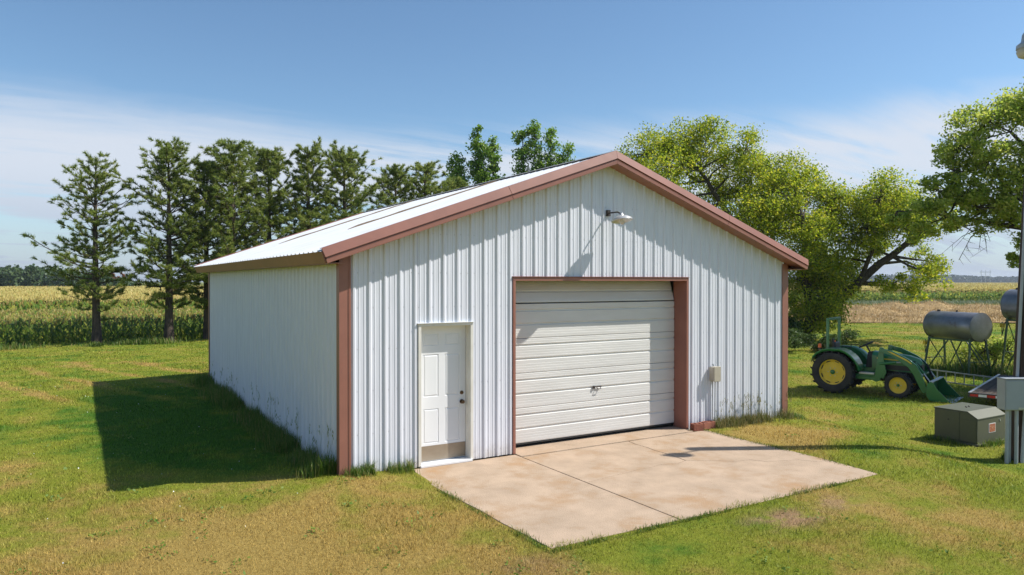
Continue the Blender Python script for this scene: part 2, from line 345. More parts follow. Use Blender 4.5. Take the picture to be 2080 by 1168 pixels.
M['needle'] = leaf_mat('pine_needles', [(0.115, 0.185, 0.042), (0.215, 0.295, 0.060), (0.320, 0.375, 0.080), (0.44, 0.43, 0.13)], trans=0.55, big=0.18)
M['leafA'] = leaf_mat('boxelder_leaves', [(0.11, 0.18, 0.014), (0.26, 0.35, 0.022), (0.42, 0.48, 0.030), (0.62, 0.56, 0.050)], trans=0.58, big=0.16)
M['leafB'] = leaf_mat('ash_leaves', [(0.17, 0.26, 0.040), (0.34, 0.44, 0.060), (0.46, 0.53, 0.080), (0.58, 0.56, 0.14)], trans=0.60, big=0.2)
M['leafP'] = leaf_mat('poplar_leaves', [(0.09, 0.20, 0.026), (0.17, 0.31, 0.036), (0.25, 0.39, 0.048), (0.32, 0.42, 0.085)], trans=0.38, big=0.2)
M['bush'] = leaf_mat('shrub_leaves', [(0.045, 0.090, 0.020), (0.080, 0.130, 0.028), (0.12, 0.17, 0.040)], trans=0.40)
M['forest'] = leaf_mat('far_wood_leaves', [(0.040, 0.080, 0.030), (0.065, 0.110, 0.036), (0.095, 0.140, 0.046)], trans=0.25, big=0.1)
M['rust_leaf'] = leaf_mat('dead_needles', [(0.20, 0.075, 0.03), (0.26, 0.11, 0.05)], trans=0.2)
M['hill'] = leaf_mat('hill_woods', [(0.030, 0.056, 0.030), (0.050, 0.080, 0.040)], trans=0.15, big=0.1)
M['corn'] = leaf_mat('corn_leaves', [(0.11, 0.21, 0.036), (0.19, 0.30, 0.050), (0.29, 0.37, 0.070), (0.50, 0.46, 0.09)], trans=0.55, rough=0.4, big=0.12)
M['tassel'] = leaf_mat('corn_tassels', [(0.48, 0.37, 0.12), (0.60, 0.46, 0.17), (0.42, 0.38, 0.11)], trans=0.3, big=0.1)
M['tall'] = leaf_mat('tall_grass', [(0.060, 0.135, 0.018), (0.105, 0.200, 0.026), (0.170, 0.240, 0.036), (0.32, 0.27, 0.10)], trans=0.42, big=0.15)
M['drygrass'] = leaf_mat('seeding_grass', [(0.10, 0.14, 0.03), (0.20, 0.19, 0.06), (0.34, 0.26, 0.11)], trans=0.35, big=0.15)
M['straw'] = leaf_mat('straw_stems', [(0.42, 0.29, 0.13), (0.55, 0.40, 0.20), (0.36, 0.25, 0.11)], trans=0.2, big=0.12)
M['strawbed'] = plain('straw_bed', (0.44, 0.31, 0.15), (0.30, 0.21, 0.10), 1.5, bump=1.0, bscale=6)
M['canopy'] = plain('corn_canopy', (0.46, 0.36, 0.11), (0.27, 0.26, 0.065), 0.35, bump=1.0, bscale=2.5)
M['jd_green'] = mat('tractor_green', (0.022, 0.165, 0.045), (0.018, 0.140, 0.040), 4, rough=0.32, coat=0.3)
M['jd_yellow'] = mat('tractor_yellow', (0.78, 0.53, 0.03), (0.68, 0.46, 0.03), 6, rough=0.4, c=(0.35, 0.24, 0.06), cscale=9, clo=0.62, chi=0.9)
M['black'] = mat('black_plastic', (0.014, 0.014, 0.015), (0.022, 0.022, 0.022), 9, rough=0.5)
M['tyre'] = mat('tyre_rubber', (0.020, 0.020, 0.021), (0.040, 0.037, 0.033), 6, rough=0.8)
M['orange'] = mat('amber_lens', (0.80, 0.16, 0.02), (0.75, 0.13, 0.02), 9, rough=0.25)
M['red'] = mat('red_reflector', (0.55, 0.02, 0.02), (0.45, 0.02, 0.02), 9, rough=0.3)
M['whitep'] = mat('white_reflector', (0.75, 0.75, 0.75), (0.68, 0.68, 0.68), 9, rough=0.35)
M['deck'] = mat('grey_deck_planks', (0.10, 0.082, 0.068), (0.065, 0.053, 0.045), 4, rough=0.97, spec=0.08, stretch=(0.5, 6, 1), bump=0.4, bscale=20)
M['tframe'] = mat('trailer_frame_paint', (0.03, 0.028, 0.028), (0.06, 0.045, 0.04), 8, rough=0.55)
M['tank'] = mat('weathered_silver_tank', (0.25, 0.255, 0.275), (0.17, 0.175, 0.19), 2.5, rough=0.40, metal=0.55, c=(0.13, 0.085, 0.065), cscale=2.0, clo=0.58, chi=0.70, rvar=0.1)
M['stand'] = mat('green_stand_paint', (0.050, 0.105, 0.062), (0.065, 0.10, 0.065), 6, rough=0.55, c=(0.10, 0.055, 0.035), cscale=8, clo=0.6, chi=0.75)
M['label_o'] = mat('orange_warning_sticker', (0.42, 0.13, 0.06), (0.30, 0.09, 0.045), 30, rough=0.5, c=(0.55, 0.40, 0.28), cscale=28, clo=0.56, chi=0.6)
m, nt, N, Lk = nodes('clear_glass'); g = N('ShaderNodeBsdfPrincipled'); g.inputs['Transmission Weight'].default_value = 0.9; g.inputs['Roughness'].default_value = 0.08
g.inputs['Base Color'].default_value = (0.9, 0.92, 0.92, 1); o = N('ShaderNodeOutputMaterial'); Lk(g.outputs[0], o.inputs[0]); M['glass'] = m
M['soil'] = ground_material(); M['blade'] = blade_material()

# ------------------------------------------------------------------ ground sheet (to the horizon)
def axis(lo, hi, fine0, fine1, step, grow=1.22):
    a = list(np.arange(fine0, fine1 + 1e-6, step)); s = step
    while a[-1] < hi: s *= grow; a.append(a[-1] + s)
    s = step
    while a[0] > lo: s *= grow; a.insert(0, a[0] - s)
    return np.array(a)
gx = axis(-3200, 3600, -12, 26, 0.5); gy = axis(-400, 3600, -12, 34, 0.5)
GX, GY = np.meshgrid(gx, gy); GZ = hgt(GX, GY)
inside = (GX > 0.3) & (GX < 8.9) & (GY > 0.3) & (GY < 11.0)
GZ = np.where(inside, GZ - 0.15, GZ)
under = (GX > 1.4) & (GX < 6.2) & (GY > -3.2) & (GY < 0.4)
GZ = np.where(under, GZ - 0.10, GZ)
idx = np.arange(GX.size).reshape(GX.shape)
Q = np.stack([idx[:-1, :-1], idx[:-1, 1:], idx[1:, 1:], idx[1:, :-1]], -1).reshape(-1, 4)
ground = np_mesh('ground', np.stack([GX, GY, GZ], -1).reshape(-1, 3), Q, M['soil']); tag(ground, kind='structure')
ground.data.polygons.foreach_set('use_smooth', [True] * len(ground.data.polygons))

# ------------------------------------------------------------------ concrete apron: slabs parted by joints and cracks
def jag(a, b, n, amp, seed):
    rr = random.Random(seed); out = []
    dx, dy = b[0] - a[0], b[1] - a[1]; l = math.hypot(dx, dy)
    for i in range(n + 1):
        t = i / n; k = 0 if i in (0, n) else rr.uniform(-amp, amp)
        out.append((a[0] + dx * t - dy / l * k, a[1] + dy * t + dx / l * k))
    return out
apron = empty('concrete_apron', (0, 0, 0)); tag(apron, kind='structure')
def slab(poly, gap, z=0.0, thick=0.16):
    bm = bmesh.new(); f = bm.faces.new([bm.verts.new((x, y, z)) for x, y in poly])
    bmesh.ops.recalc_face_normals(bm, faces=[f])
    if f.normal.z < 0: bmesh.ops.reverse_faces(bm, faces=[f])
    r = bmesh.ops.inset_region(bm, faces=[f], thickness=gap, use_boundary=True, use_even_offset=True)
    bmesh.ops.delete(bm, geom=r['faces'], context='FACES')
    f = bm.faces[:] and list(bm.faces)[0]
    e = bmesh.ops.extrude_face_region(bm, geom=[f]); vs = [q for q in e['geom'] if isinstance(q, bmesh.types.BMVert)]
    for v in vs: v.co.z += 0.0
    low = [v for v in bm.verts if v not in vs]
    for v in low: v.co.z -= thick
    bmesh.ops.recalc_face_normals(bm, faces=bm.faces)
    me = bpy.data.meshes.new('slab'); bm.to_mesh(me); bm.free()
    o = link_mesh('slab', me, M['concrete'], apron)
    b = o.modifiers.new('bevel', 'BEVEL'); b.width = 0.004; b.segments = 1; b.limit_method = 'ANGLE'; b.angle_limit = R(60)
    return o
XJ = 2.79; YB = -0.20; YF = -3.66
nodeC = (4.80, -1.66)
cA = jag((4.92, YB), nodeC, 6, 0.05, 3); cB = jag((XJ, -1.86), nodeC, 8, 0.06, 5); cC = jag(nodeC, (6.68, -2.82), 9, 0.07, 9)
edge_l = [(0.92 + 0.012 * math.sin(i * 2.1) + 0.10 * (i / 7), YB + (YF - YB) * i / 7) for i in range(8)]; edge_l[-1] = (1.02, -3.62)
slab([(0.92, -0.012)] + edge_l + [(XJ, YF + 0.02)] + [(XJ, -0.012)], 0.010)
slab([(XJ, YB)] + [(4.92, YB)] + cA[1:] + cB[::-1][1:], 0.0065)
slab(cA + cC[1:] + [(6.72, -1.2), (6.74, YB)], 0.0065)
slab(cB + cC[1:] + [(6.58, -3.62), (5.2, YF + 0.01), (3.9, YF), (XJ, YF + 0.02)], 0.0065)
mb = MB(); mb.box(XJ, 6.44, YB + 0.012, 0.36, -0.12, 0.012); mb.build('threshold_slab', M['concrete'], apron, bevel=0.006)
mb = MB(); mb.box(0.15, 9.05, 0.362, 11.2, -0.12, 0.010)
mb.build('floor', M['inner'], apron)

# ------------------------------------------------------------------ the shed
W, L, E_, RT = 9.20, 11.35, 3.107, 4.838
OF, OE = 0.272, 0.32
SL = (RT - E_) / (W / 2 + OE); TH = math.atan(SL); CT, ST = math.cos(TH), math.sin(TH)
G0, G1, GH = 2.79, 6.43, 2.715            # clear garage opening
D0, D1, DH = 1.19, 1.995, 2.05            # clear doorway
shed = empty('metal_shed', (0, 0, 0))
tag(shed, 'white ribbed metal shed with brown trim, roll door and low gable roof', 'shed')
def ztop(x): return E_ + (min(x, W - x) + OE) * SL - 0.150 / CT
PER = 0.2286
def profile(a, b, phase):
    pts = {round(a, 5): None, round(b, 5): None}
    k0 = int((a - phase) / PER) - 2; k1 = int((b - phase) / PER) + 2
    key = []
    for k in range(k0, k1 + 1):
        c = phase + k * PER
        key += [(c - 0.034, 0), (c - 0.013, 0.020), (c + 0.013, 0.020), (c + 0.034, 0)]
        for q in (PER / 3, 2 * PER / 3):
            key += [(c + q - 0.014, 0), (c + q - 0.006, 0.0045), (c + q + 0.006, 0.0045), (c + q + 0.014, 0)]
    xs = [k[0] for k in key]; hs = [k[1] for k in key]
    out = [(a, float(np.interp(a, xs, hs)))] + [k for k in key if a + 1e-4 < k[0] < b - 1e-4] + [(b, float(np.interp(b, xs, hs)))]
    return out
def panel(name, a, b, phase, place, lo, hi, mat_, parent, extra=()):
    """ribbed sheet from a to b; place(t, h, z) -> xyz; lo/hi give z at t; extra = breakpoints (the ridge)"""
    pr = profile(a, b, phase); m = MB(); n = len(pr)
    vs = [place(t, h, lo(t)) for t, h in pr] + [place(t, h, hi(t)) for t, h in pr]
    m.add(vs, [(i, i + 1, n + i + 1, n + i) for i in range(n - 1)])
    return m.build(name, mat_, parent, recalc=False)
PH = 0.19
# front wall, one sheet after another, cut round the openings
cuts = sorted(set([0.10, W - 0.10, G0 - 0.045, G1 + 0.045, D0 - 0.045, D1 + 0.045, W / 2] + [PH + 0.045 + PER * 4 * k for k in range(0, 10)]))
cuts = [c for c in cuts if 0.10 <= c <= W - 0.10]
for a, b in zip(cuts[:-1], cuts[1:]):
    if b - a < 0.02: continue
    mid = (a + b) / 2
    lo = 0.015 if mid < G0 else -0.28
    if G0 - 0.05 < mid < G1 + 0.05: lo = GH + 0.045
    elif D0 - 0.05 < mid < D1 + 0.05: lo = DH + 0.045
    panel('wall_panel', a, b, PH, lambda t, h, z: (t, -h, z), lambda t: lo, lambda t: ztop(t), M['wall'], shed)
# side and back walls
nseg = 12
for k in range(nseg):
    a = 0.02 + (L - 0.04) * k / nseg; b = 0.02 + (L - 0.04) * (k + 1) / nseg
    panel('wall_panel', a, b, 0.12, lambda t, h, z: (-h, t, z), lambda t: 0.015, lambda t: E_ - 0.12, M['wall'], shed)
    panel('wall_panel', a, b, 0.12, lambda t, h, z: (W + h, t, z), lambda t: -0.28, lambda t: E_ - 0.12, M['wall'], shed)
for k in range(10):
    a = 0.02 + (W - 0.04) * k / 10; b = 0.02 + (W - 0.04) * (k + 1) / 10
    panel('wall_panel', a, b, 0.1, lambda t, h, z: (t, L + h, z), lambda t: -0.28, lambda t: ztop(t), M['wall'], shed)
# roof sheets
for side in (0, 1):
    for k in range(13):
        a = -OF + (L + 2 * OF) * k / 13; b = -OF + (L + 2 * OF) * (k + 1) / 13
        def pl(t, h, u, side=side):
            x = -OE + u * CT - h * ST; z = E_ + u * ST + h * CT
            return (x if side == 0 else W - x, t, z)
        UM = (W / 2 + OE) / CT
        o = panel('roof_panel', a, b, -OF + 0.1, pl, lambda t: -0.035, lambda t: UM - 0.01, M['roof'], shed)
# lap sealant lines, weathered brown
def seam(y, ua, ub, h, seed):
    """a lifted, weathered lap edge standing proud of the sheet"""
    m = MB(); n = 16; rr = random.Random(seed); hs = [h * (0.25 if i in (0, n) else rr.uniform(0.75, 1.2)) for i in range(n + 1)]
    for i in range(n):
        u0 = ua + (ub - ua) * i / n; u1 = ua + (ub - ua) * (i + 1) / n
        def P(u, k, dy): return (-OE + u * CT - k * ST, y + dy, E_ + u * ST + k * CT)
        v = [P(u0, 0.0, 0), P(u1, 0.0, 0), P(u1, 0.018 + hs[i + 1], 0), P(u0, 0.018 + hs[i], 0), P(u0, 0.0, 0.03), P(u1, 0.0, 0.03), P(u1, 0.018 + hs[i + 1], 0.012), P(u0, 0.018 + hs[i], 0.012)]
        m.add(v, [(0, 1, 2, 3), (3, 2, 6, 7), (7, 6, 5, 4)])
    m.build('lap_seam', M['seam'], shed, recalc=False)
seam(7.75, 1.40, 5.15, 0.022, 1); seam(3.42, 1.66, 5.15, 0.022, 2)
# ridge cap
m = MB(); hx = 0.17
for s_ in (-1, 1):
    m.add([(W / 2, -OF + 0.02, RT + 0.045), (W / 2 + s_ * hx, -OF + 0.02, RT + 0.045 - hx * SL), (W / 2 + s_ * hx, L + OF, RT + 0.045 - hx * SL), (W / 2, L + OF, RT + 0.045)], [(0, 1, 2, 3)])
m.build('ridge_cap', M['cap'], shed, recalc=False)
# rake trim in two bands, mitred at the ridge, joined from lengths
def band_poly(n0, n1, ua, ub, ridge):
    def P(u, n): return (-OE + u * CT - n * ST, E_ + u * ST + n * CT)
    if ridge:
        u0 = (W / 2 + OE + n0 * ST) / CT; u1 = (W / 2 + OE + n1 * ST) / CT
        return [P(ua, n0), P(u0, n0), P(u1, n1), P(ua, n1)]
    return [P(ua, n0), P(ub, n0), P(ub, n1), P(ua, n1)]
UM = (W / 2 + OE) / CT
for side in (0, 1):
    fx = (lambda x: x) if side == 0 else (lambda x: W - x)
    for ya, thick in ((-OF - 0.030, 0.045), (L + OF - 0.015, 0.045)):
        lens = [0, 3.02, UM] if side == 0 else [0, 2.4, UM]
        for (ua, ub) in zip(lens[:-1], lens[1:]):
            rg = ub == UM
            for nm, n0, n1, yo, th in (('rake_trim', 0.040, -0.090, 0, thick), ('rake_fascia', -0.118, -0.174, 0.008, thick - 0.014)):
                if nm == 'rake_fascia' and ya > 0: continue
                poly = [(fx(x), ya + yo, z) for x, z in band_poly(n0, n1, ua + (0.002 if ua else 0), ub - (0 if rg else 0.002), rg)]
                if nm == 'rake_trim' and ya < 0:       # the cover leans back towards the roof
                    f4 = [(x, y + (0.040 if i < 2 else 0.0), z) for i, (x, y, z) in enumerate(poly)]; b4 = [(x, ya + th + 0.003, z) for x, y, z in poly]
                    MB().add(f4 + b4, [(0, 1, 2, 3), (7, 6, 5, 4), (0, 4, 5, 1), (1, 5, 6, 2), (2, 6, 7, 3), (3, 7, 4, 0)]).build(nm, M['brown'], shed, bevel=0.004)
                else:
                    MB().prism(poly, (0, th, 0)).build(nm, M['brown'], shed, bevel=0.004)
        if ya < 0:   # drip lip between the bands and the recess behind it
            poly = [(fx(x), ya + 0.006, z) for x, z in band_poly(-0.112, -0.117, 0.01, UM, True)]
            MB().prism(poly, (0, 0.03, 0)).build('drip_lip', M['brown'], shed)
            poly = [(fx(x), ya + 0.034, z) for x, z in band_poly(0.0, -0.15, 0.012, UM, True)]
            MB().prism(poly, (0, 0.012, 0)).build('rake_backing', M['brown'], shed)
            # flange over the roof edge
            poly = [(fx(x), ya + 0.045, z) for x, z in band_poly(0.040, 0.034, 0.0, UM, True)]
            MB().prism(poly, (0, 0.075, 0)).build('rake_flange', M['brown'], shed)
            # sloping soffit under the rake
            poly = [(fx(x), ya + 0.047, z) for x, z in band_poly(-0.150, -0.160, 0.02, UM, True)]
            MB().prism(poly, (0, OF - 0.018, 0)).build('soffit', M['brown'], shed)
    # eave fascia in lengths, and the level soffit behind it
    ys = [-OF, 1.75, 4.9, 8.05, L + OF]
    for y0, y1 in zip(ys[:-1], ys[1:]):
        def P(u, n): return (fx(-OE + u * CT - n * ST), y0 + (0.004 if y0 > 0 else 0.012), E_ + u * ST + n * CT)
        MB().prism([P(-0.016, -0.004), P(0.004, -0.004), P(0.004, -0.172), P(-0.016, -0.172)], (0, y1 - y0 - 0.006, 0)).build('eave_fascia', M['brown'], shed, bevel=0.003)
    x0, x1 = -OE + 0.172 * ST, -0.003
    MB().box(min(fx(x0), fx(x1)), max(fx(x0), fx(x1)), -OF + 0.03, L + OF - 0.02, E_ - 0.160, E_ - 0.150).build('soffit', M['brown'], shed)
# corner trims
def corner(x, sx, y, sy, z1):
    m = MB(); w = 0.145; o = 0.024
    poly = [(x - sx * o, y - sy * o), (x + sx * w, y - sy * o), (x + sx * w, y - sy * (o - 0.012)), (x - sx * (o - 0.012), y - sy * (o - 0.012)), (x - sx * (o - 0.012), y + sy * 0.10), (x - sx * o, y + sy * 0.10)]
    zb = 0.02 if x < 1 else -0.28; m.prism([(a, b, zb) for a, b in poly], (0, 0, z1 - zb)); return m.build('corner_trim', M['brown'], shed, bevel=0.003)
corner(0, 1, 0, 1, E_ - 0.05); corner(W, -1, 0, 1, E_ - 0.05); corner(0, 1, L, -1, E_ - 0.05); corner(W, -1, L, -1, E_ - 0.05)
MB().box(0.118, 0.122, -0.0365, -0.030, 0.05, E_ - 0.06).build('trim_hem', M['brown'], shed)
# garage opening trim: casing, jambs, header
DS = 0.29
cs = 0.045
MB().box(G0 - cs, G0, -0.028, 0.004, 0.012, GH).build('casing', M['brown'], shed, bevel=0.003)
MB().box(G1, G1 + cs, -0.028, 0.004, 0.012, GH).build('casing', M['brown'], shed, bevel=0.003)
MB().box(G0 - cs, G1 + cs, -0.030, 0.004, GH + 0.001, GH + 0.062).build('casing', M['brown'], shed, bevel=0.003)
MB().box(G0 - cs - 0.01, G1 + cs + 0.01, -0.046, 0.0, GH + 0.064, GH + 0.072).build('drip_cap', M['brown'], shed)
for xa, xb in ((G0 - 0.040, G0 - 0.001), (G1 + 0.001, G1 + 0.040)):
    MB().box(xa, xb, 0.006, 0.115, 0.012, GH - 0.002).build('jamb', M['brown'], shed, bevel=0.003)
    MB().box(xa + (0.004 if xa > 4 else -0.004), xb + (0.004 if xa > 4 else -0.004), 0.117, DS + 0.03, 0.012, GH - 0.002).build('jamb', M['brown'], shed, bevel=0.003)
MB().box(G0 - 0.04, G1 + 0.04, 0.006, DS + 0.02, GH + 0.002, GH + 0.04).build('header', M['brown'], shed)
# sectional door, a hand's breadth open, its top section starting to tip inward
def section(z0, H, tilt=0.0, y=DS):
    pts = []; zf = 0.0; dpt = 0.016
    grooves = [0.235 / 0.57 * H, 0.46 / 0.57 * H] if H > 0.5 else [0.19]
    z = 0.004; prof = [(0.004, z)]
    marks = []
    zz = 0.030
    while zz < H - 0.02: marks.append(zz); zz += 0.042
    ev = sorted([(g, 'g') for g in grooves] + [(q, 'p') for q in marks if all(abs(q - g) > 0.036 for g in grooves)])
    for c, t in ev:
        if t == 'g': prof += [(0, c - 0.022), (dpt, c - 0.010), (dpt, c + 0.008), (0, c + 0.022)]
        else: prof += [(0, c - 0.004), (0.0022, c), (0, c + 0.004)]
    prof.append((0, H - 0.006)); prof.append((0.006, H - 0.001))
    m = MB(); ca, sa = math.cos(tilt), math.sin(tilt)
    def P(x, d, z): return (x, y + d * ca + z * sa, z0 + z * ca - d * sa)
    n = len(prof); xa, xb = G0 - 0.03, G1 - 0.004
    vs = [P(xa, d, z) for d, z in prof] + [P(xb, d, z) for d, z in prof]
    fs = [(i, i + 1, n + i + 1, n + i) for i in range(n - 1)]
    b = len(vs); vs += [P(xa, 0.045, 0.004), P(xa, 0.045, H), P(xb, 0.045, 0.004), P(xb, 0.045, H)]
    fs += [(b, b + 1, b + 3, b + 2), (0, n, b + 2, b), (n - 1, b + 1, b + 3, 2 * n - 1), tuple([n + i for i in range(n)] + [b + 3, b + 2]), tuple([i for i in range(n - 1, -1, -1)] + [b, b + 1])]
    m.add(vs, fs); return m.build('door_section', M['gdoor'], shed)
gz = [0.085, 0.650, 1.215, 1.780]
for z in gz: section(z, 0.563)
section(2.362, 0.40, R(17), DS + 0.006)
MB().box(G0 - 0.03, G1 - 0.004, DS + 0.004, DS + 0.04, 0.060, 0.084).build('bottom_seal', M['dark'], shed)
# lift handle
m = MB(); hx_, hz_ = 4.63, 0.885
m.tube([(hx_ - 0.075, DS - 0.012, hz_), (hx_ + 0.075, DS - 0.03, hz_ + 0.012)], 0.010, 8); m.box(hx_ - 0.095, hx_ - 0.062, DS - 0.03, DS, hz_ - 0.022, hz_ + 0.022)
m.tube([(hx_ - 0.02, DS - 0.012, hz_ - 0.005), (hx_ - 0.02, DS - 0.045, hz_ - 0.03), (hx_ + 0.05, DS - 0.045, hz_ - 0.03), (hx_ + 0.055, DS - 0.012, hz_)], 0.007, 6)
m.build('door_handle', M['iron'], shed)
# doorway: casing, deep frame, leaf with six raised panels, knob, deadbolt, kick plate, sill
cw = 0.045
MB().box(D0 - cw, D0, -0.030, 0.004, 0.02, DH).build('door_casing', M['cream'], shed, bevel=0.003)
MB().box(D1, D1 + cw, -0.030, 0.004, 0.02, DH).build('door_casing', M['cream'], shed, bevel=0.003)
MB().box(D0 - cw, D1 + cw, -0.030, 0.004, DH + 0.001, DH + 0.044).build('door_casing', M['cream'], shed, bevel=0.003)
MB().box(D0 - cw - 0.012, D1 + cw + 0.012, -0.050, 0.0, DH + 0.046, DH + 0.053).build('drip_cap', M['dwhite'], shed)
DD = 0.135
for xa, xb in ((D0 - 0.03, D0), (D1, D1 + 0.03)): MB().box(xa, xb, 0.006, DD + 0.06, 0.03, DH).build('door_jamb', M['cream'], shed, bevel=0.002)
MB().box(D0 - 0.03, D1 + 0.03, 0.006, DD + 0.06, DH + 0.002, DH + 0.03).build('door_jamb', M['cream'], shed)
MB().box(D0 - 0.02, D1 + 0.02, -0.055, DD + 0.05, 0.002, 0.036).build('door_sill', M['dwhite'], shed, bevel=0.005)
leaf_w = D1 - D0 - 0.008; xl = D0 + 0.004; zl0, zl1 = 0.045, DH - 0.006
def door_leaf():
    xs = [0.0, 0.125, 0.435, 0.565, 0.875, 1.0]; H = zl1 - zl0
    zs = [0.0, 0.130, 0.385, 0.475, 0.790, 0.855, 0.945, 1.0]
    bm = bmesh.new(); X = [xl + leaf_w * q for q in xs]; Z = [zl0 + H * q for q in zs]
    V = [[bm.verts.new((x, DD, z)) for x in X] for z in Z]
    F = {}
    for j in range(len(Z) - 1):
        for i in range(len(X) - 1):
            F[i, j] = bm.faces.new((V[j][i], V[j][i + 1], V[j + 1][i + 1], V[j + 1][i]))
    for j in (1, 3, 5):
        for i in (1, 3):
            f = F[i, j]
            bmesh.ops.inset_region(bm, faces=[f], thickness=0.006); bmesh.ops.translate(bm, verts=f.verts, vec=(0, 0.008, 0))
            bmesh.ops.inset_region(bm, faces=[f], thickness=0.012)
            bmesh.ops.inset_region(bm, faces=[f], thickness=0.022); bmesh.ops.translate(bm, verts=f.verts, vec=(0, -0.007, 0))
    me = bpy.data.meshes.new('door'); bm.to_mesh(me); bm.free(); o = link_mesh('door', me, M['dwhite'], shed)
    s = o.modifiers.new('solid', 'SOLIDIFY'); s.thickness = 0.04; s.offset = -1
    return o
leaf = door_leaf()
MB().box(xl + 0.004, xl + leaf_w - 0.004, DD - 0.004, DD - 0.001, zl0 + 0.006, zl0 + 0.225).build('kick_plate', M['kick'], leaf)
for z_, kn in ((1.02, False), (0.885, True)):
    MX = TR(xl + leaf_w - 0.065, DD, z_) @ Matrix.Rotation(R(90), 4, 'X')
    if kn: pr = [(0, 0.066), (0.020, 0.064), (0.028, 0.052), (0.026, 0.038), (0.012, 0.028), (0.012, 0.010), (0.033, 0.008), (0.034, 0)]
    else: pr = [(0, 0.024), (0.012, 0.024), (0.014, 0.014), (0.026, 0.012), (0.030, 0.0)]
    MB().lathe(pr, 18, MX).build('door_knob' if kn else 'deadbolt', M['bronze'], leaf, smooth=50)
# screw heads (far too small to pick apart): one part
def hexes():
    V = []; T = []
    def hx(c, ax):
        b = len(V); r = 0.006
        for k in range(6):
            a = k * math.pi / 3; p = [r * math.cos(a), r * math.sin(a)]
            V.append((c[0] + p[0], c[1] - 0.004, c[2] + p[1]) if ax == 'y' else (c[0] - 0.004, c[1] + p[0], c[2] + p[1]))
        V.append((c[0], c[1] - 0.007, c[2]) if ax == 'y' else (c[0] - 0.007, c[1], c[2]))
        for k in range(6): T.append((b + k, b + (k + 1) % 6, b + 6))
    k = 0
    while PH + k * PER < W - 0.12:
        for z in (0.12, 0.58, 1.18, 1.76, 2.335, 2.83, 3.4, 3.95):
            for dx in (0.052, PER - 0.052):
                x = PH + k * PER + dx + random.uniform(-.004, .004)
                if dx > 0.1 and random.random() < 0.62: continue
                if x > W - 0.15 or z > ztop(x) - 0.1: continue
                if G0 - 0.06 < x < G1 + 0.06 and z < GH + 0.09: continue
                if D0 - 0.06 < x < D1 + 0.06 and z < DH + 0.07: continue
                hx((x, 0.002, z + random.uniform(-.006, .006)), 'y')
        k += 1
    k = 0
    while 0.12 + k * PER < L - 0.1:
        for z in (0.15, 0.62, 1.2, 1.78, 2.34):
            hx((0.002, 0.12 + k * PER + 0.052, z), 'x')
        k += 1
    return V, T
V, T = hexes(); so = np_mesh('screw_heads', V, T, M['screw'], shed); so['kind'] = 'stuff'

# ------------------------------------------------------------------ things fixed to or leaning on the shed
bl = empty('barn_light', (4.62, 0, 3.86)); tag(bl, 'white dish lamp on short iron arm high on the gable wall', 'lamp')
MB().lathe([(0, -0.03), (0.05, -0.03), (0.055, 0.0)], 16, Matrix.Rotation(R(90), 4, 'X') @ TR(0, 0, 0.0)).build('wall_plate', M['iron'], bl)
m = MB(); m.tube([(0, 0.0, 0), (0, -0.16, 0.0), (0.0, -0.27, -0.002), (0, -0.34, -0.03)], 0.013, 8); m.box(-0.03, 0.03, -0.05, 0.0, -0.05, 0.05); m.build('arm', M['iron'], bl, smooth=40)
MX = TR(0, -0.36, -0.04) @ Matrix.Rotation(R(-12), 4, 'X')
MB().lathe([(0.0, 0.0), (0.035, 0.0), (0.045, -0.03), (0.10, -0.045), (0.165, -0.085), (0.178, -0.115), (0.174, -0.115), (0.16, -0.09), (0.09, -0.055), (0.0, -0.05)], 28, MX).build('lamp_shade', M['shade'], bl, smooth=50)
MB().lathe([(0.022, -0.05), (0.028, -0.09), (0.044, -0.13), (0.040, -0.16), (0.02, -0.18), (0, -0.183)], 16, MX).build('bulb', M['glass'], bl, smooth=60)

ob = empty('outlet_box', (7.09, 0, 0)); tag(ob, 'beige electrical box with two thin conduits on the ribbed front wall', 'electrical box')
MB().box(-0.085, 0.075, -0.135, -0.022, 0.86, 1.12).build('box_body', M['beige'], ob, bevel=0.012)
MB().box(-0.092, 0.082, -0.158, -0.137, 0.85, 1.13).build('box_cover', M['beige'], ob, bevel=0.010)
for x, z0 in ((-0.035, -0.03), (0.03, -0.03)): MB().tube([(x, -0.065, 0.86), (x, -0.06, 0.45), (x + 0.004, -0.055, z0)], 0.011, 8).build('conduit', M['pvc'], ob, smooth=40)
MB().tube([(0.0, -0.05, 1.13), (0.0, -0.05, 1.155), (-0.01, -0.03, 1.17)], 0.014, 8).build('conduit_fitting', M['pvc'], ob)

def hollow_brick(loc, rz, label):
    lx, ly, lz = 0.20, 0.135, 0.125
    bm = bmesh.new(); m = MB()
    t = 0.026
    m.box(-lx / 2, lx / 2, -ly / 2, -ly / 2 + t, 0, lz); m.box(-lx / 2, lx / 2, ly / 2 - t, ly / 2, 0, lz)
    for x in (-lx / 2 + t / 2, 0, lx / 2 - t / 2): m.box(x - t / 2, x + t / 2, -ly / 2 + t, ly / 2 - t, 0, lz - 0.0015)
    m.box(-lx / 2 + .002, lx / 2 - .002, -ly / 2 + .002, ly / 2 - .002, 0.0, 0.02)
    o = m.build('brick', M['brick'], None, bevel=0.003, recalc=False); o.location = loc; o.rotation_euler = (0, 0, rz)
    tag(o, label, 'brick', 'red bricks beside the roll door')
hollow_brick((6.575, -0.145, 0.0), R(-14), 'hollow red brick touching the brown door jamb')
hollow_brick((6.785, -0.12, 0.0), R(9), 'hollow red brick between the jamb brick and the weeds')
hollow_brick((6.96, -0.07, -0.012), R(4), 'red brick half hidden in weeds below the electrical box')

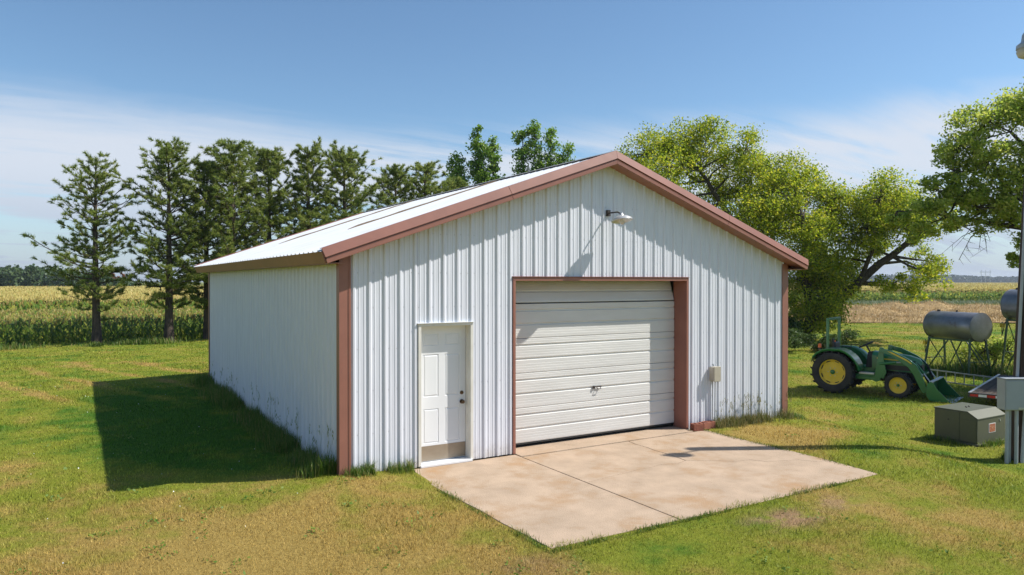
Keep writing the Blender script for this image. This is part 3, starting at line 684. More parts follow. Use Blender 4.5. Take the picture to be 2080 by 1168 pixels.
# ------------------------------------------------------------------ tractor with front loader (local: +X forward, -Y its right side)
def gz_(x, y): return float(hgt(x, y))
trac = empty('tractor', (14.85, 2.69, gz_(14.85, 2.69) + 0.0), R(-71.6))
tag(trac, 'green loader tractor with yellow wheels and roll bar parked on the lawn', 'tractor')
RX = Matrix.Rotation(R(90), 4, 'X')
def wheel(cx, cy, r, w, rr, lug, nl, out):
    """tyre with slanted lugs, dished yellow rim and hub; out = -1 for the right side"""
    C = TR(cx, cy, r) @ Matrix.Rotation(R(90) * (1 if out < 0 else -1), 4, 'X')
    h = w / 2
    prof = [(rr, -h * 0.75), (rr + 0.03, -h * 0.98), (r * 0.80, -h * 1.06), (r - lug * 1.5, -h * 0.96), (r - lug, -h * 0.72), (r - lug, h * 0.72), (r - lug * 1.5, h * 0.96), (r * 0.80, h * 1.06), (rr + 0.03, h * 0.98), (rr, h * 0.75)]
    t = MB().lathe(prof, 40, C, close=True)
    for k in range(nl):
        for sd in (-1, 1):
            a = 2 * math.pi * (k + (0.5 if sd > 0 else 0)) / nl
            A = C @ Matrix.Rotation(a, 4, 'Z')
            tw = 0.42 * sd
            poly = []
            for (yy, zz) in ((-0.016, sd * h * 1.04), (0.016, sd * h * 1.04), (0.016 + 0.10 * r, sd * 0.004), (-0.016 + 0.10 * r, sd * 0.004)):
                poly.append((yy, zz))
            lo_ = [A @ Vector((r - lug * 1.3, y, z)) for y, z in poly]; hi_ = [A @ Vector((r, y * 0.96, z * 0.97)) for y, z in poly]
            t.add(lo_ + hi_, [(3, 2, 1, 0), (4, 5, 6, 7), (0, 1, 5, 4), (1, 2, 6, 5), (2, 3, 7, 6), (3, 0, 4, 7)])
    wh = t.build('tyre', M['tyre'], trac, smooth=35)
    rim = [(rr * 1.02, h * 0.80), (rr * 1.03, h * 0.70), (rr * 0.93, h * 0.66), (rr * 0.90, h * 0.36), (rr * 0.80, h * 0.30), (rr * 0.42, h * 0.42), (rr * 0.22, h * 0.40), (rr * 0.22, h * 0.46), (0, h * 0.46)]
    MB().lathe([(rr * 1.0, -h * 0.7), (rr * 0.93, -h * 0.6), (rr * 0.90, h * 0.30)], 36, C).build('rim', M['jd_yellow'], wh, smooth=40)
    MB().lathe(rim, 36, C).build('rim', M['jd_yellow'], wh, smooth=40)
    MB().lathe([(0, h * 0.60), (rr * 0.13, h * 0.60), (rr * 0.17, h * 0.54), (rr * 0.19, h * 0.46)], 16, C).build('hub', M['jd_green'], wh, smooth=40)
    b = MB()
    for k in range(6):
        a = k * math.pi / 3
        b.tube([C @ Vector((rr * 0.34 * math.cos(a), rr * 0.34 * math.sin(a), h * 0.40)), C @ Vector((rr * 0.34 * math.cos(a), rr * 0.34 * math.sin(a), h * 0.50))], 0.012, 6)
    b.build('wheel_bolts', M['galv'], wh)['kind'] = 'stuff'
    if r > 0.45:
        s_ = MB()
        for k in range(8):
            a = (k + 0.5) * math.pi / 4
            s_.box(-0.055, 0.055, -0.012, 0.02, -0.02, 0.012, C @ Matrix.Rotation(a, 4, 'Z') @ TR(0, rr * 0.87, h * 0.36))
        s_.build('rim_slots', M['black'], wh)['kind'] = 'stuff'
for cy in (-0.60, 0.60): wheel(0, cy, 0.56, 0.33, 0.335, 0.035, 18, -1 if cy < 0 else 1)
for cy in (-0.53, 0.53): wheel(1.56, cy, 0.335, 0.22, 0.205, 0.022, 16, -1 if cy < 0 else 1)
MB().box(-0.28, 0.95, -0.20, 0.20, 0.38, 0.74).build('gearbox', M['jd_green'], trac, bevel=0.03)
MB().tube([(0, -0.5, 0.56), (0, 0.5, 0.56)], 0.10, 12).build('rear_axle', M['jd_green'], trac, smooth=40)
MB().box(0.95, 1.95, -0.15, 0.15, 0.36, 0.62).build('front_frame', M['black'], trac, bevel=0.02)
MB().tube([(1.56, -0.46, 0.34), (1.56, 0.46, 0.34)], 0.055, 10).build('front_axle', M['black'], trac, smooth=40)
# hood: lofted cross-sections, grille in front
def loft(secs):
    m = MB(); n = len(secs[0])
    vs = [p for s in secs for p in s]; fs = []
    for i in range(len(secs) - 1):
        for k in range(n):
            fs.append((i * n + k, i * n + (k + 1) % n, (i + 1) * n + (k + 1) % n, (i + 1) * n + k))
    fs.append(tuple(range(n))); fs.append(tuple((len(secs) - 1) * n + k for k in range(n)))
    return m.add(vs, fs)
def hsec(x, w, z0, z1, rnd):
    return [(x, -w, z0), (x, w, z0), (x, w, z1 - rnd), (x, w - rnd * 0.7, z1 - rnd * 0.25), (x, w * 0.4, z1), (x, -w * 0.4, z1), (x, -w + rnd * 0.7, z1 - rnd * 0.25), (x, -w, z1 - rnd)]
loft([hsec(0.86, 0.235, 0.70, 1.13, 0.10), hsec(1.25, 0.235, 0.66, 1.12, 0.10), hsec(1.70, 0.225, 0.64, 1.06, 0.11), hsec(1.93, 0.205, 0.62, 0.99, 0.12), hsec(2.00, 0.17, 0.60, 0.90, 0.12)]).build('hood', M['jd_green'], trac, smooth=35)
MB().box(1.1, 1.85, -0.242, -0.238, 0.68, 0.80).build('side_grille', M['black'], trac)
MB().prism([(0.98, -0.244, 0.945), (1.80, -0.236, 0.905), (1.80, -0.236, 0.925), (0.98, -0.244, 0.985)], (0, 0.004, 0)).build('hood_stripe', M['jd_yellow'], trac)
MB().box(2.00, 2.012, -0.15, 0.15, 0.60, 0.84).build('front_grille', M['black'], trac)
loft([[(0.70, -0.20, 0.70), (0.70, 0.20, 0.70), (0.74, 0.17, 1.10), (0.74, -0.17, 1.10)], [(0.86, -0.23, 0.70), (0.86, 0.23, 0.70), (0.86, 0.20, 1.13), (0.86, -0.20, 1.13)]]).build('dashboard', M['black'], trac)
MB().tube([(0.76, 0, 1.08), (0.66, 0, 1.27)], 0.022, 8).build('steering_column', M['black'], trac)
sw = TR(0.655, 0, 1.285) @ Matrix.Rotation(R(-28), 4, 'Y')
m = MB(); ring = [sw @ Vector((0.185 * math.cos(a), 0.185 * math.sin(a), 0)) for a in np.linspace(0, 2 * math.pi, 25)]; m.tube(ring, 0.015, 6, False)
for a in (0.3, 2.4, 4.5): m.tube([sw @ Vector((0, 0, -0.02)), sw @ Vector((0.18 * math.cos(a), 0.18 * math.sin(a), 0))], 0.011, 6)
m.build('steering_wheel', M['black'], trac, smooth=40)
# fenders over the rear wheels, with inner plates
for s_ in (-1, 1):
    m = MB(); outer = []; a0 = R(196); a1 = R(8)
    pts = []
    for k in range(15):
        a = a0 + (a1 - a0) * k / 14
        rad = 0.655
        x = rad * math.cos(a) + 0.02; z = 0.56 + rad * math.sin(a) * 0.98
        z = min(z, 1.175); pts.append((x, z))
    pts = [(p[0] * (0.92 if p[0] < -0.5 else 1), p[1]) for p in pts if p[1] > 0.60 and p[0] > -0.60]
    if s_ < 0: pass
    ya, yb = s_ * 0.28, s_ * 0.735
    n = len(pts)
    vs = [(x, ya, z) for x, z in pts] + [(x, yb, z) for x, z in pts] + [(x, yb, z - 0.05) for x, z in pts]
    fs = [(i, i + 1, n + i + 1, n + i) for i in range(n - 1)] + [(n + i, n + i + 1, 2 * n + i + 1, 2 * n + i) for i in range(n - 1)]
    m.add(vs, fs); o = m.build('fender', M['jd_green'], trac, smooth=40, recalc=False)
    sd = o.modifiers.new('solid', 'SOLIDIFY'); sd.thickness = 0.014
    MB().prism([(x, ya, z) for x, z in pts] + [(0.66, ya, 0.58), (-0.5, ya, 0.62)], (0, 0.012 * s_, 0)).build('fender_plate', M['jd_green'], trac)
    MB().tube([(0.16, s_ * 0.42, 1.17), (0.16, s_ * 0.42, 1.235), (0.36, s_ * 0.42, 1.235), (0.40, s_ * 0.42, 1.165)], 0.012, 6).build('grab_handle', M['black'], trac)
    MB().box(-0.38, -0.32, s_ * 0.62 - 0.03, s_ * 0.62 + 0.03, 1.13, 1.19).build('lamp_bracket', M['black'], trac)
    MB().lathe([(0, 0.11), (0.030, 0.105), (0.045, 0.08), (0.045, 0.0), (0, 0.0)], 14, TR(-0.35, s_ * 0.62, 1.19)).build('warning_lamp', M['orange'], trac, smooth=40)
MB().box(0.42, 0.98, -0.48, 0.48, 0.50, 0.545).build('platform', M['jd_green'], trac, bevel=0.01)
MB().box(0.60, 0.98, -0.50, -0.38, 0.545, 0.60).build('step', M['galv'], trac, bevel=0.01)
MB().box(0.52, 0.94, -0.47, -0.30, 0.40, 0.50).build('side_tank', M['jd_green'], trac, bevel=0.02)
MB().box(0.02, 0.42, -0.22, 0.22, 0.86, 0.96).build('seat', M['black'], trac, bevel=0.04)
MB().box(-0.03, 0.07, -0.21, 0.21, 0.96, 1.33, Matrix.Rotation(R(-6), 4, 'Y')).build('seat_back', M['black'], trac, bevel=0.045, seg=3)
# roll bar
m = MB()
for s_ in (-1, 1): m.box(-0.215, -0.145, s_ * 0.50 - 0.03, s_ * 0.50 + 0.03, 0.62, 1.96)
m.box(-0.216, -0.144, -0.532, 0.532, 1.915, 1.985); m.build('roll_bar', M['jd_green'], trac, bevel=0.008)
MB().box(-0.20, -0.15, -0.10, 0.02, 1.12, 1.40).build('headrest_post', M['black'], trac, bevel=0.01)
MB().tube([(-0.62, -0.28, 0.32), (-0.25, -0.24, 0.42)], 0.028, 8).build('lower_link', M['black'], trac)
MB().tube([(-0.62, 0.28, 0.32), (-0.25, 0.24, 0.42)], 0.028, 8).build('lower_link', M['black'], trac)
# loader
for s_ in (-1, 1):
    y0 = s_ * 0.43; th = 0.045 * s_
    MB().prism([(0.98, y0, 0.52), (1.20, y0, 0.46), (1.26, y0, 0.62), (1.20, y0, 0.95), (1.19, y0, 1.26), (1.10, y0, 1.27), (1.05, y0, 1.00), (1.02, y0, 0.78)], (0, th, 0)).build('loader_tower', M['jd_green'], trac, bevel=0.006)
    MB().tube([(1.02, s_ * 0.40, 0.48), (1.02, s_ * 0.47, 0.48)], 0.11, 18).build('tower_boss', M['jd_green'], trac, smooth=40)
    y1 = s_ * 0.49
    arm = MB().prism([(1.10, y1, 1.16), (1.14, y1, 1.25), (1.40, y1, 1.20), (1.78, y1, 1.02), (1.96, y1, 0.88), (2.06, y1, 0.70), (2.22, y1, 0.26), (2.15, y1, 0.18), (2.08, y1, 0.22), (1.90, y1, 0.62), (1.78, y1, 0.80), (1.40, y1, 1.07)], (0, 0.06 * s_, 0)).build('loader_arm', M['jd_green'], trac, bevel=0.008)
    ys = y1 + (0.062 * s_ if s_ < 0 else 0.062)
    MB().prism([(1.30, ys, 1.185), (1.40, ys, 1.165), (1.74, ys, 1.005), (1.86, ys, 0.915), (1.86, ys, 0.885), (1.74, ys, 0.965), (1.40, ys, 1.13)], (0, 0.002 * s_, 0)).build('arm_stripe', M['jd_yellow'], arm)
    MB().tube([(1.10, s_ * 0.46, 0.84), (1.50, s_ * 0.46, 0.90)], 0.035, 10).build('lift_cylinder', M['jd_green'], trac, smooth=40)
    MB().tube([(1.50, s_ * 0.46, 0.90), (1.76, s_ * 0.46, 0.93)], 0.018, 8).build('cylinder_rod', M['galv'], trac, smooth=40)
    MB().tube([(1.90, s_ * 0.38, 0.92), (2.10, s_ * 0.38, 0.66)], 0.032, 10).build('tilt_cylinder', M['jd_green'], trac, smooth=40)
    MB().tube([(2.10, s_ * 0.38, 0.66), (2.24, s_ * 0.38, 0.46)], 0.016, 8).build('cylinder_rod', M['galv'], trac, smooth=40)
    m = MB()
    for q in range(3): m.tube([(1.84 + q * 0.03, s_ * 0.35, 0.95), (2.0 + q * 0.03, s_ * 0.33, 0.86 - q * 0.03), (2.12 + q * 0.02, s_ * 0.34, 0.55), (2.20, s_ * 0.36, 0.42)], 0.010, 6)
    m.build('hydraulic_hose', M['black'], trac)
MB().tube([(2.02, -0.48, 0.60), (2.02, 0.48, 0.60)], 0.045, 10).build('cross_tube', M['jd_green'], trac, smooth=40)
# bucket: curved shell plus two side plates
bp = [(2.30, 0.50), (2.24, 0.44), (2.21, 0.30), (2.22, 0.14), (2.28, 0.045), (2.40, 0.012), (2.76, 0.006)]
m = MB(); n = len(bp)
m.add([(x, -0.66, z) for x, z in bp] + [(x, 0.66, z) for x, z in bp], [(i, i + 1, n + i + 1, n + i) for i in range(n - 1)])
bk = m.build('bucket', M['jd_green'], trac, smooth=40, recalc=False); sd = bk.modifiers.new('solid', 'SOLIDIFY'); sd.thickness = 0.014; sd.offset = 0
for s_ in (-1, 1): MB().prism([(x, s_ * 0.66, z) for x, z in bp] + [(2.70, s_ * 0.66, 0.05), (2.42, s_ * 0.66, 0.36), (2.36, s_ * 0.66, 0.48)], (0, 0.012 * s_, 0)).build('bucket_side', M['jd_green'], bk)
MB().box(2.66, 2.80, -0.665, 0.665, 0.000, 0.014).build('cutting_edge', M['galv'], bk)
MB().box(2.27, 2.36, -0.66, 0.66, 0.485, 0.505).build('bucket_lip', M['galv'], bk)

# ------------------------------------------------------------------ fuel tanks on stands
def fuel_tank(loc, rz, rad, ln, zb, label):
    t = empty('fuel_tank', loc, rz); tag(t, label, 'fuel tank', 'fuel tanks on steel stands')
    zc = zb + rad; MX = TR(0, 0, zc) @ Matrix.Rotation(R(90), 4, 'Y'); h = ln / 2
    prof = [(0, -h - 0.035), (rad * 0.5, -h - 0.026), (rad * 0.92, -h - 0.004), (rad * 0.985, -h + 0.005), (rad, -h + 0.015), (rad, h - 0.015), (rad * 0.985, h - 0.005), (rad * 0.92, h + 0.004), (rad * 0.5, h + 0.026), (0, h + 0.035)]
    MB().lathe(prof, 44, MX).build('tank_shell', M['tank'], t, smooth=35)
    for x in (-h + 0.012, h - 0.012): MB().lathe([(rad - 0.002, -0.012), (rad + 0.008, -0.008), (rad + 0.008, 0.008), (rad - 0.002, 0.012)], 44, MX @ TR(0, 0, x)).build('rim_seam', M['tank'], t, smooth=35)
    for x, q in ((-h * 0.78, 0.05), (0.0, 0.03)):
        MB().lathe([(0, 0.06), (q, 0.06), (q, 0.0)], 12, TR(x, 0, zc + rad - 0.008)).build('filler_cap', M['iron'], t)
    lx, ly = h * 0.86, rad * 0.66; bx, by = h * 0.96, rad * 1.0
    ang = lambda a, b, w=0.026: MB().tube([a, b], w, 4)
    for sx in (-1, 1):
        for sy in (-1, 1): ang((sx * lx, sy * ly, zb + 0.10), (sx * bx, sy * by, 0), 0.034).build('leg', M['stand'], t)
        ang((sx * lx, -ly, zb + 0.03), (sx * lx, ly, zb + 0.03)).build('cross_bar', M['stand'], t)
        ang((sx * (lx * .55 + bx * .45), -by * 0.85, zb * 0.42), (sx * (lx * .55 + bx * .45), by * 0.85, zb * 0.42), 0.02).build('cross_bar', M['stand'], t)
        ang((sx * lx, -ly, zb - 0.02), (sx * bx * 0.97, by * 0.9, zb * 0.2), 0.016).build('end_brace', M['stand'], t)
    for sy in (-1, 1):
        ang((-lx - 0.06, sy * ly, zb + 0.02), (lx + 0.06, sy * ly, zb + 0.02), 0.036).build('side_rail', M['stand'], t)
        for sx in (-1, 1): ang((sx * 0.06, sy * ly, zb - 0.01), (sx * bx * 0.86, sy * by * 0.96, 0.10), 0.022).build('brace', M['stand'], t)
    MB().tube([(-h * 0.9, -rad * 0.3, zb + 0.05), (-h * 1.05, -rad * 0.4, zb - 0.05), (-h * 1.1, -rad * 0.6, zb - 0.5), (-h * 1.08, -rad * 0.62, zb - 0.05)], 0.017, 8).build('hose', M['black'], t, smooth=40)
    MB().box(-h * 1.08 - 0.05, -h * 1.08 + 0.05, -rad * 0.75, -rad * 0.5, zb - 0.22, zb - 0.08).build('fuel_filter', M['jd_yellow'], t, bevel=0.02)
    MB().tube([(h * 0.97, 0.1, zb + 0.12), (h * 1.06, 0.14, zb - 0.02), (h * 1.03, 0.1, zb - 0.22), (h * 1.0, 0.02, zb - 0.16)], 0.016, 8).build('hose', M['black'], t, smooth=40)
    return t
AX = math.atan2(-0.966, -0.26)
fuel_tank((21.42, 3.05, gz_(21.4, 3.0)), AX, 0.455, 1.78, 1.10, 'silver horizontal fuel tank on low green stand behind the tractor bucket')
fuel_tank((22.95 - RGT[0] * 0.32, 1.05 - RGT[1] * 0.32, gz_(22.9, 1.0)), AX + R(4), 0.50, 1.8, 1.72, 'taller silver fuel tank mostly hidden behind the utility pole')

# ------------------------------------------------------------------ ladder lying on edge, flatbed trailer
lad = empty('ladder', (18.78, 2.6, gz_(18.7, 2)), math.atan2(-2.3, -0.42)); tag(lad, 'aluminium ladder lying on its edge in grass below the fuel tank', 'ladder')
for z in (0.03, 0.33): MB().box(0, 3.4, -0.014, 0.014, z - 0.018, z + 0.018).build('rail', M['alu'], lad, bevel=0.004)
for k in range(12): MB().tube([(0.14 + 0.285 * k, 0, 0.03), (0.14 + 0.285 * k, 0, 0.33)], 0.015, 8).build('rung', M['alu'], lad, smooth=40)

tl = empty('flatbed_trailer', (14.72, -0.75, gz_(15.5, -1)), math.atan2(0.30, 0.95)); tag(tl, 'flatbed trailer with plank deck and red and white tail tape', 'trailer')
zd = 0.37; wd = 2.0; ln = 4.4
for k in range(10): MB().box(0.05, ln, -wd + 0.005 + k * wd / 10, -wd - 0.005 + (k + 1) * wd / 10, zd - 0.035, zd + random.uniform(-.003, .003)).build('plank', M['deck'], tl)
MB().box(0.0, ln, 0.001, 0.05, zd - 0.09, zd + 0.012).build('side_rail', M['galv'], tl, bevel=0.005)
MB().box(0.0, ln, -wd - 0.05, -wd - 0.001, zd - 0.09, zd + 0.012).build('side_rail', M['tframe'], tl, bevel=0.005)
MB().box(-0.03, 0.045, -wd - 0.05, 0.05, zd - 0.10, zd + 0.006).build('tail_beam', M['tframe'], tl, bevel=0.005)
for k in range(12):
    y = 0.0 - 0.165 * k
    MB().box(-0.034, -0.031, y - 0.16, y, zd - 0.075, zd - 0.02).build('reflective_tape', M['red'] if k % 2 == 0 else M['whitep'], tl)
for y in (-0.35, -1.65): MB().box(0.1, ln, y - 0.04, y + 0.04, zd - 0.15, zd - 0.036).build('frame_beam', M['tframe'], tl)
for x in (1.9, 2.65):
    for y in (-0.16, -wd + 0.16):
        C_ = TR(x, y, 0.17) @ RX
        ty = MB().lathe([(0.10, -0.07), (0.155, -0.085), (0.17, -0.06), (0.17, 0.06), (0.155, 0.085), (0.10, 0.07)], 26, C_, close=True).build('tyre', M['tyre'], tl, smooth=40)
        MB().lathe([(0, 0.03), (0.04, 0.045), (0.06, 0.02), (0.10, 0.05)], 20, C_).build('rim', M['galv'], ty, smooth=40)
    MB().tube([(x, -0.2, 0.17), (x, -wd + 0.2, 0.17)], 0.03, 8).build('axle', M['tframe'], tl)
MB().box(-0.02, 0.03, -0.90, -0.72, 0.0, zd - 0.1).build('support_leg', M['tframe'], tl)
m = MB(); m.tube([(ln, -0.4, zd - 0.09), (ln + 1.3, -wd / 2, zd - 0.06)], 0.04, 4); m.tube([(ln, -wd + 0.4, zd - 0.09), (ln + 1.3, -wd / 2, zd - 0.06)], 0.04, 4); m.build('drawbar', M['tframe'], tl)
MB().tube([(ln + 1.0, -wd / 2, 0.0), (ln + 1.0, -wd / 2, zd)], 0.03, 8).build('jack', M['tframe'], tl)

# ------------------------------------------------------------------ transformer cabinet
tb = empty('transformer_cabinet', (10.74, -2.87, gz_(10.9, -2.6) - 0.02)); tag(tb, 'olive green transformer cabinet with orange sticker standing in the grass', 'cabinet')
H = 0.60; LX, LY = 0.98, 0.76
MB().box(-0.03, LX + 0.03, -0.03, LY + 0.03, -0.06, 0.055).build('base', M['olive'], tb, bevel=0.01)
MB().prism([(0, 0.0, 0.056), (0, LY, 0.056), (0, LY, H), (0, 0.17, H), (0, 0.0, H - 0.11)], (LX, 0, 0)).build('housing', M['olive'], tb, bevel=0.008)
MB().prism([(-0.008, LY + 0.012, H + 0.003), (-0.008, 0.168, H + 0.003), (-0.008, -0.010, H - 0.108), (-0.008, -0.010, H - 0.088), (-0.008, 0.165, H + 0.022), (-0.008, LY + 0.012, H + 0.022)], (LX + 0.016, 0, 0)).build('lid', M['olive'], tb, bevel=0.004)
for y0, y1 in ((0.02, 0.30), (0.306, LY - 0.02)): MB().box(-0.008, -0.001, y0, y1, 0.07, H - 0.13 if y0 < 0.1 else H - 0.012).build('door_panel', M['olive'], tb, bevel=0.003)
MB().tube([(-0.009, 0.50, 0.43), (-0.022, 0.50, 0.43)], 0.014, 10).build('lock', M['iron'], tb)
st = MB().box(LX * 0.40, LX * 0.64, -0.004, -0.001, 0.22, 0.39).build('warning_sticker', M['whitep'], tb)
MB().box(LX * 0.415, LX * 0.625, -0.007, -0.005, 0.232, 0.378).build('sticker_face', M['label_o'], st)
MB().tube([(LX * 0.80, -0.002, 0.42), (LX * 0.80, -0.012, 0.42)], 0.02, 12).build('bolt', M['galv'], tb)
m = MB()
for k in range(4): m.tube([(0.42 + 0.05 * k + 0.01 * (k % 2), 0.40 + 0.04 * (k % 2), H + 0.02), (0.42 + 0.05 * k, 0.40 + 0.04 * (k % 2), H + 0.034)], 0.012, 8)
m.build('vent_bolts', M['iron'], tb)['kind'] = 'stuff'

# ------------------------------------------------------------------ utility pole, meter box with conduits, yard light
PX, PY = 10.40 - RGT[0] * 0.10, -3.80 - RGT[1] * 0.10; PZ = gz_(PX, PY)
lean = (RGT[0] * 0.044, RGT[1] * 0.044)
def pole_at(z): return (lean[0] * z, lean[1] * z, z)
up = empty('utility_pole', (PX, PY, PZ)); tag(up, 'dark wooden utility pole with a grey meter box strapped to it', 'pole')
MB().tube([pole_at(-0.1), pole_at(2.0), pole_at(4.0), pole_at(6.9)], [0.165, 0.155, 0.145, 0.125], 20).build('post', M['wood'], up, smooth=50)
def cpt(lat, back, z):  # point left of / in front of the pole, seen from the yard
    q = pole_at(z); return (q[0] - RGT[0] * lat - FWD[0] * back, q[1] - RGT[1] * lat - FWD[1] * back, z)
BX = rotz(-YAW)
ql = cpt(0.29, 0.06, 0)
mbx = TR(ql[0], ql[1], 0) @ BX
bx_ = MB().box(-0.17, 0.30, -0.24, -0.04, 0.88, 1.385, mbx).build('meter_box', M['greybox'], up, bevel=0.008)
MB().box(-0.158, 0.288, -0.252, -0.243, 0.895, 1.36, mbx).build('box_door', M['greybox'], bx_, bevel=0.004)
MB().box(-0.18, 0.31, -0.262, -0.03, 1.387, 1.398, mbx).build('box_hood', M['greybox'], bx_, bevel=0.003)
MB().box(0.04, 0.16, -0.256, -0.250, 0.90, 0.93, mbx).build('hasp', M['galv'], bx_)
for k, (x, y) in enumerate(((-0.085, -0.16), (0.00, -0.10), (0.055, -0.18), (0.185, -0.13))):
    a = mbx @ Vector((x, y, 0.0)); b = mbx @ Vector((x + (0.05 if k == 3 else 0.005), y, 0.88))
    MB().tube([(a[0], a[1], -0.08), (b[0], b[1], 0.879)], 0.028 if k != 1 else 0.022, 12).build('conduit', M['pvc'], up, smooth=40)
MB().tube([cpt(0.165, 0.07, z) for z in (1.40, 2.6, 4.2, 6.6)], 0.024, 10).build('riser_conduit', M['pvc'], up, smooth=40)
for k, z in enumerate((1.75, 1.66, 1.60, 1.53)):
    q = cpt(0.06 + 0.01 * (k % 2), 0.16, z)
    MB().tube([q, (q[0] - FWD[0] * 0.012, q[1] - FWD[1] * 0.012, z)], 0.022, 10).build('tag_disc', M['galv'], up)
yl = empty('yard_light', (PX + pole_at(6.5)[0], PY + pole_at(6.5)[1], PZ + 6.62)); tag(yl, 'grey dusk to dawn yard light on an arm at the pole top', 'lamp')
ad = Vector((-0.50 * RGT[0] - 0.42 * FWD[0], -0.50 * RGT[1] - 0.42 * FWD[1], 0)).normalized()
p0 = ad * 0.12
MB().tube([p0, p0 + Vector((0, 0, 0.10)) + ad * 0.2, p0 + Vector((0, 0, 0.16)) + ad * 0.44], 0.022, 8).build('arm', M['galv'], yl, smooth=40)
HC = ad * 0.66
MB().lathe([(0, 0.26), (0.05, 0.26), (0.075, 0.22), (0.085, 0.12), (0.10, 0.10), (0.15, 0.06), (0.155, 0.0), (0.145, 0.0), (0, 0.03)], 24, TR(HC[0], HC[1], 0.05)).build('lamp_head', M['greybox'], yl, smooth=40)
MB().lathe([(0.140, 0.0), (0.15, -0.05), (0.125, -0.12), (0.07, -0.15), (0, -0.155)], 24, TR(HC[0], HC[1], 0.05)).build('lens', M['beige'], yl, smooth=50)

# ------------------------------------------------------------------ vegetation helpers
def blades1(P, Ln, Wd, lean, rng):
    """one triangle per blade"""
    n = len(P); a = rng.uniform(0, 2 * np.pi, n); b = rng.uniform(0, 2 * np.pi, n); l = lean * rng.uniform(0.2, 1.0, n)
    wx, wy = np.cos(a) * Wd * 0.5, np.sin(a) * Wd * 0.5
    V = np.empty((n, 3, 3), np.float32)
    V[:, 0] = P; V[:, 0, 0] -= wx; V[:, 0, 1] -= wy
    V[:, 1] = P; V[:, 1, 0] += wx; V[:, 1, 1] += wy
    V[:, 2] = P; V[:, 2, 0] += np.cos(b) * Ln * l; V[:, 2, 1] += np.sin(b) * Ln * l; V[:, 2, 2] += Ln * np.sqrt(np.maximum(0.05, 1 - l * l))
    return V.reshape(-1, 3), np.arange(n * 3, dtype=np.int32).reshape(-1, 3)
def blades2(P, Ln, Wd, lean, rng, az=None):
    """bent blade: a quad and a tip, as three triangles"""
    n = len(P); b = rng.uniform(0, 2 * np.pi, n) if az is None else az; a = b + np.pi / 2 + rng.uniform(-0.6, 0.6, n); l = lean * rng.uniform(0.3, 1.2, n)
    w = np.stack([np.cos(a), np.sin(a), np.zeros(n)], 1) * (Wd * 0.5)[:, None]; o = np.stack([np.cos(b), np.sin(b), np.zeros(n)], 1)
    up = np.array([0, 0, 1.0])
    mid = P + o * (Ln * 0.22 * l)[:, None] + up * (Ln * 0.55)[:, None]
    tip = P + o * (Ln * 0.75 * l)[:, None] + up * (Ln * (1.0 - 0.38 * np.minimum(l, 1.3) ** 2))[:, None]
    V = np.stack([P - w, P + w, mid - w * 0.75, mid + w * 0.75, tip], 1).reshape(-1, 3)
    i = np.arange(n, dtype=np.int32)[:, None] * 5
    T = np.concatenate([i + [0, 1, 3], i + [0, 3, 2], i + [2, 3, 4]], 1).reshape(-1, 3)
    return V, T
def leaf_quads(P, size, rng, up=1.0, asp=0.62):
    """rhombic leaves with random tilt; size per leaf"""
    n = len(P); nrm = rng.normal(size=(n, 3)); nrm = nrm * 0.8 + np.array([0.42, -0.24, 0.72]) * up; nrm /= np.linalg.norm(nrm, axis=1)[:, None]
    t = rng.normal(size=(n, 3)); t -= nrm * (t * nrm).sum(1)[:, None]; t /= np.linalg.norm(t, axis=1)[:, None]; b = np.cross(nrm, t)
    s = size[:, None]
    V = np.stack([P - t * s * 0.5, P + b * s * 0.5 * asp - t * s * 0.05 - nrm * s * 0.08, P + t * s * 0.5, P - b * s * 0.5 * asp - t * s * 0.05 - nrm * s * 0.08], 1).reshape(-1, 3)
    return V, np.arange(n * 4, dtype=np.int32).reshape(-1, 4)
def merge(parts):
    V = []; T = []; o = 0
    for v, t in parts: V.append(v); T.append(np.asarray(t) + o); o += len(v)
    return np.concatenate(V), np.concatenate(T)

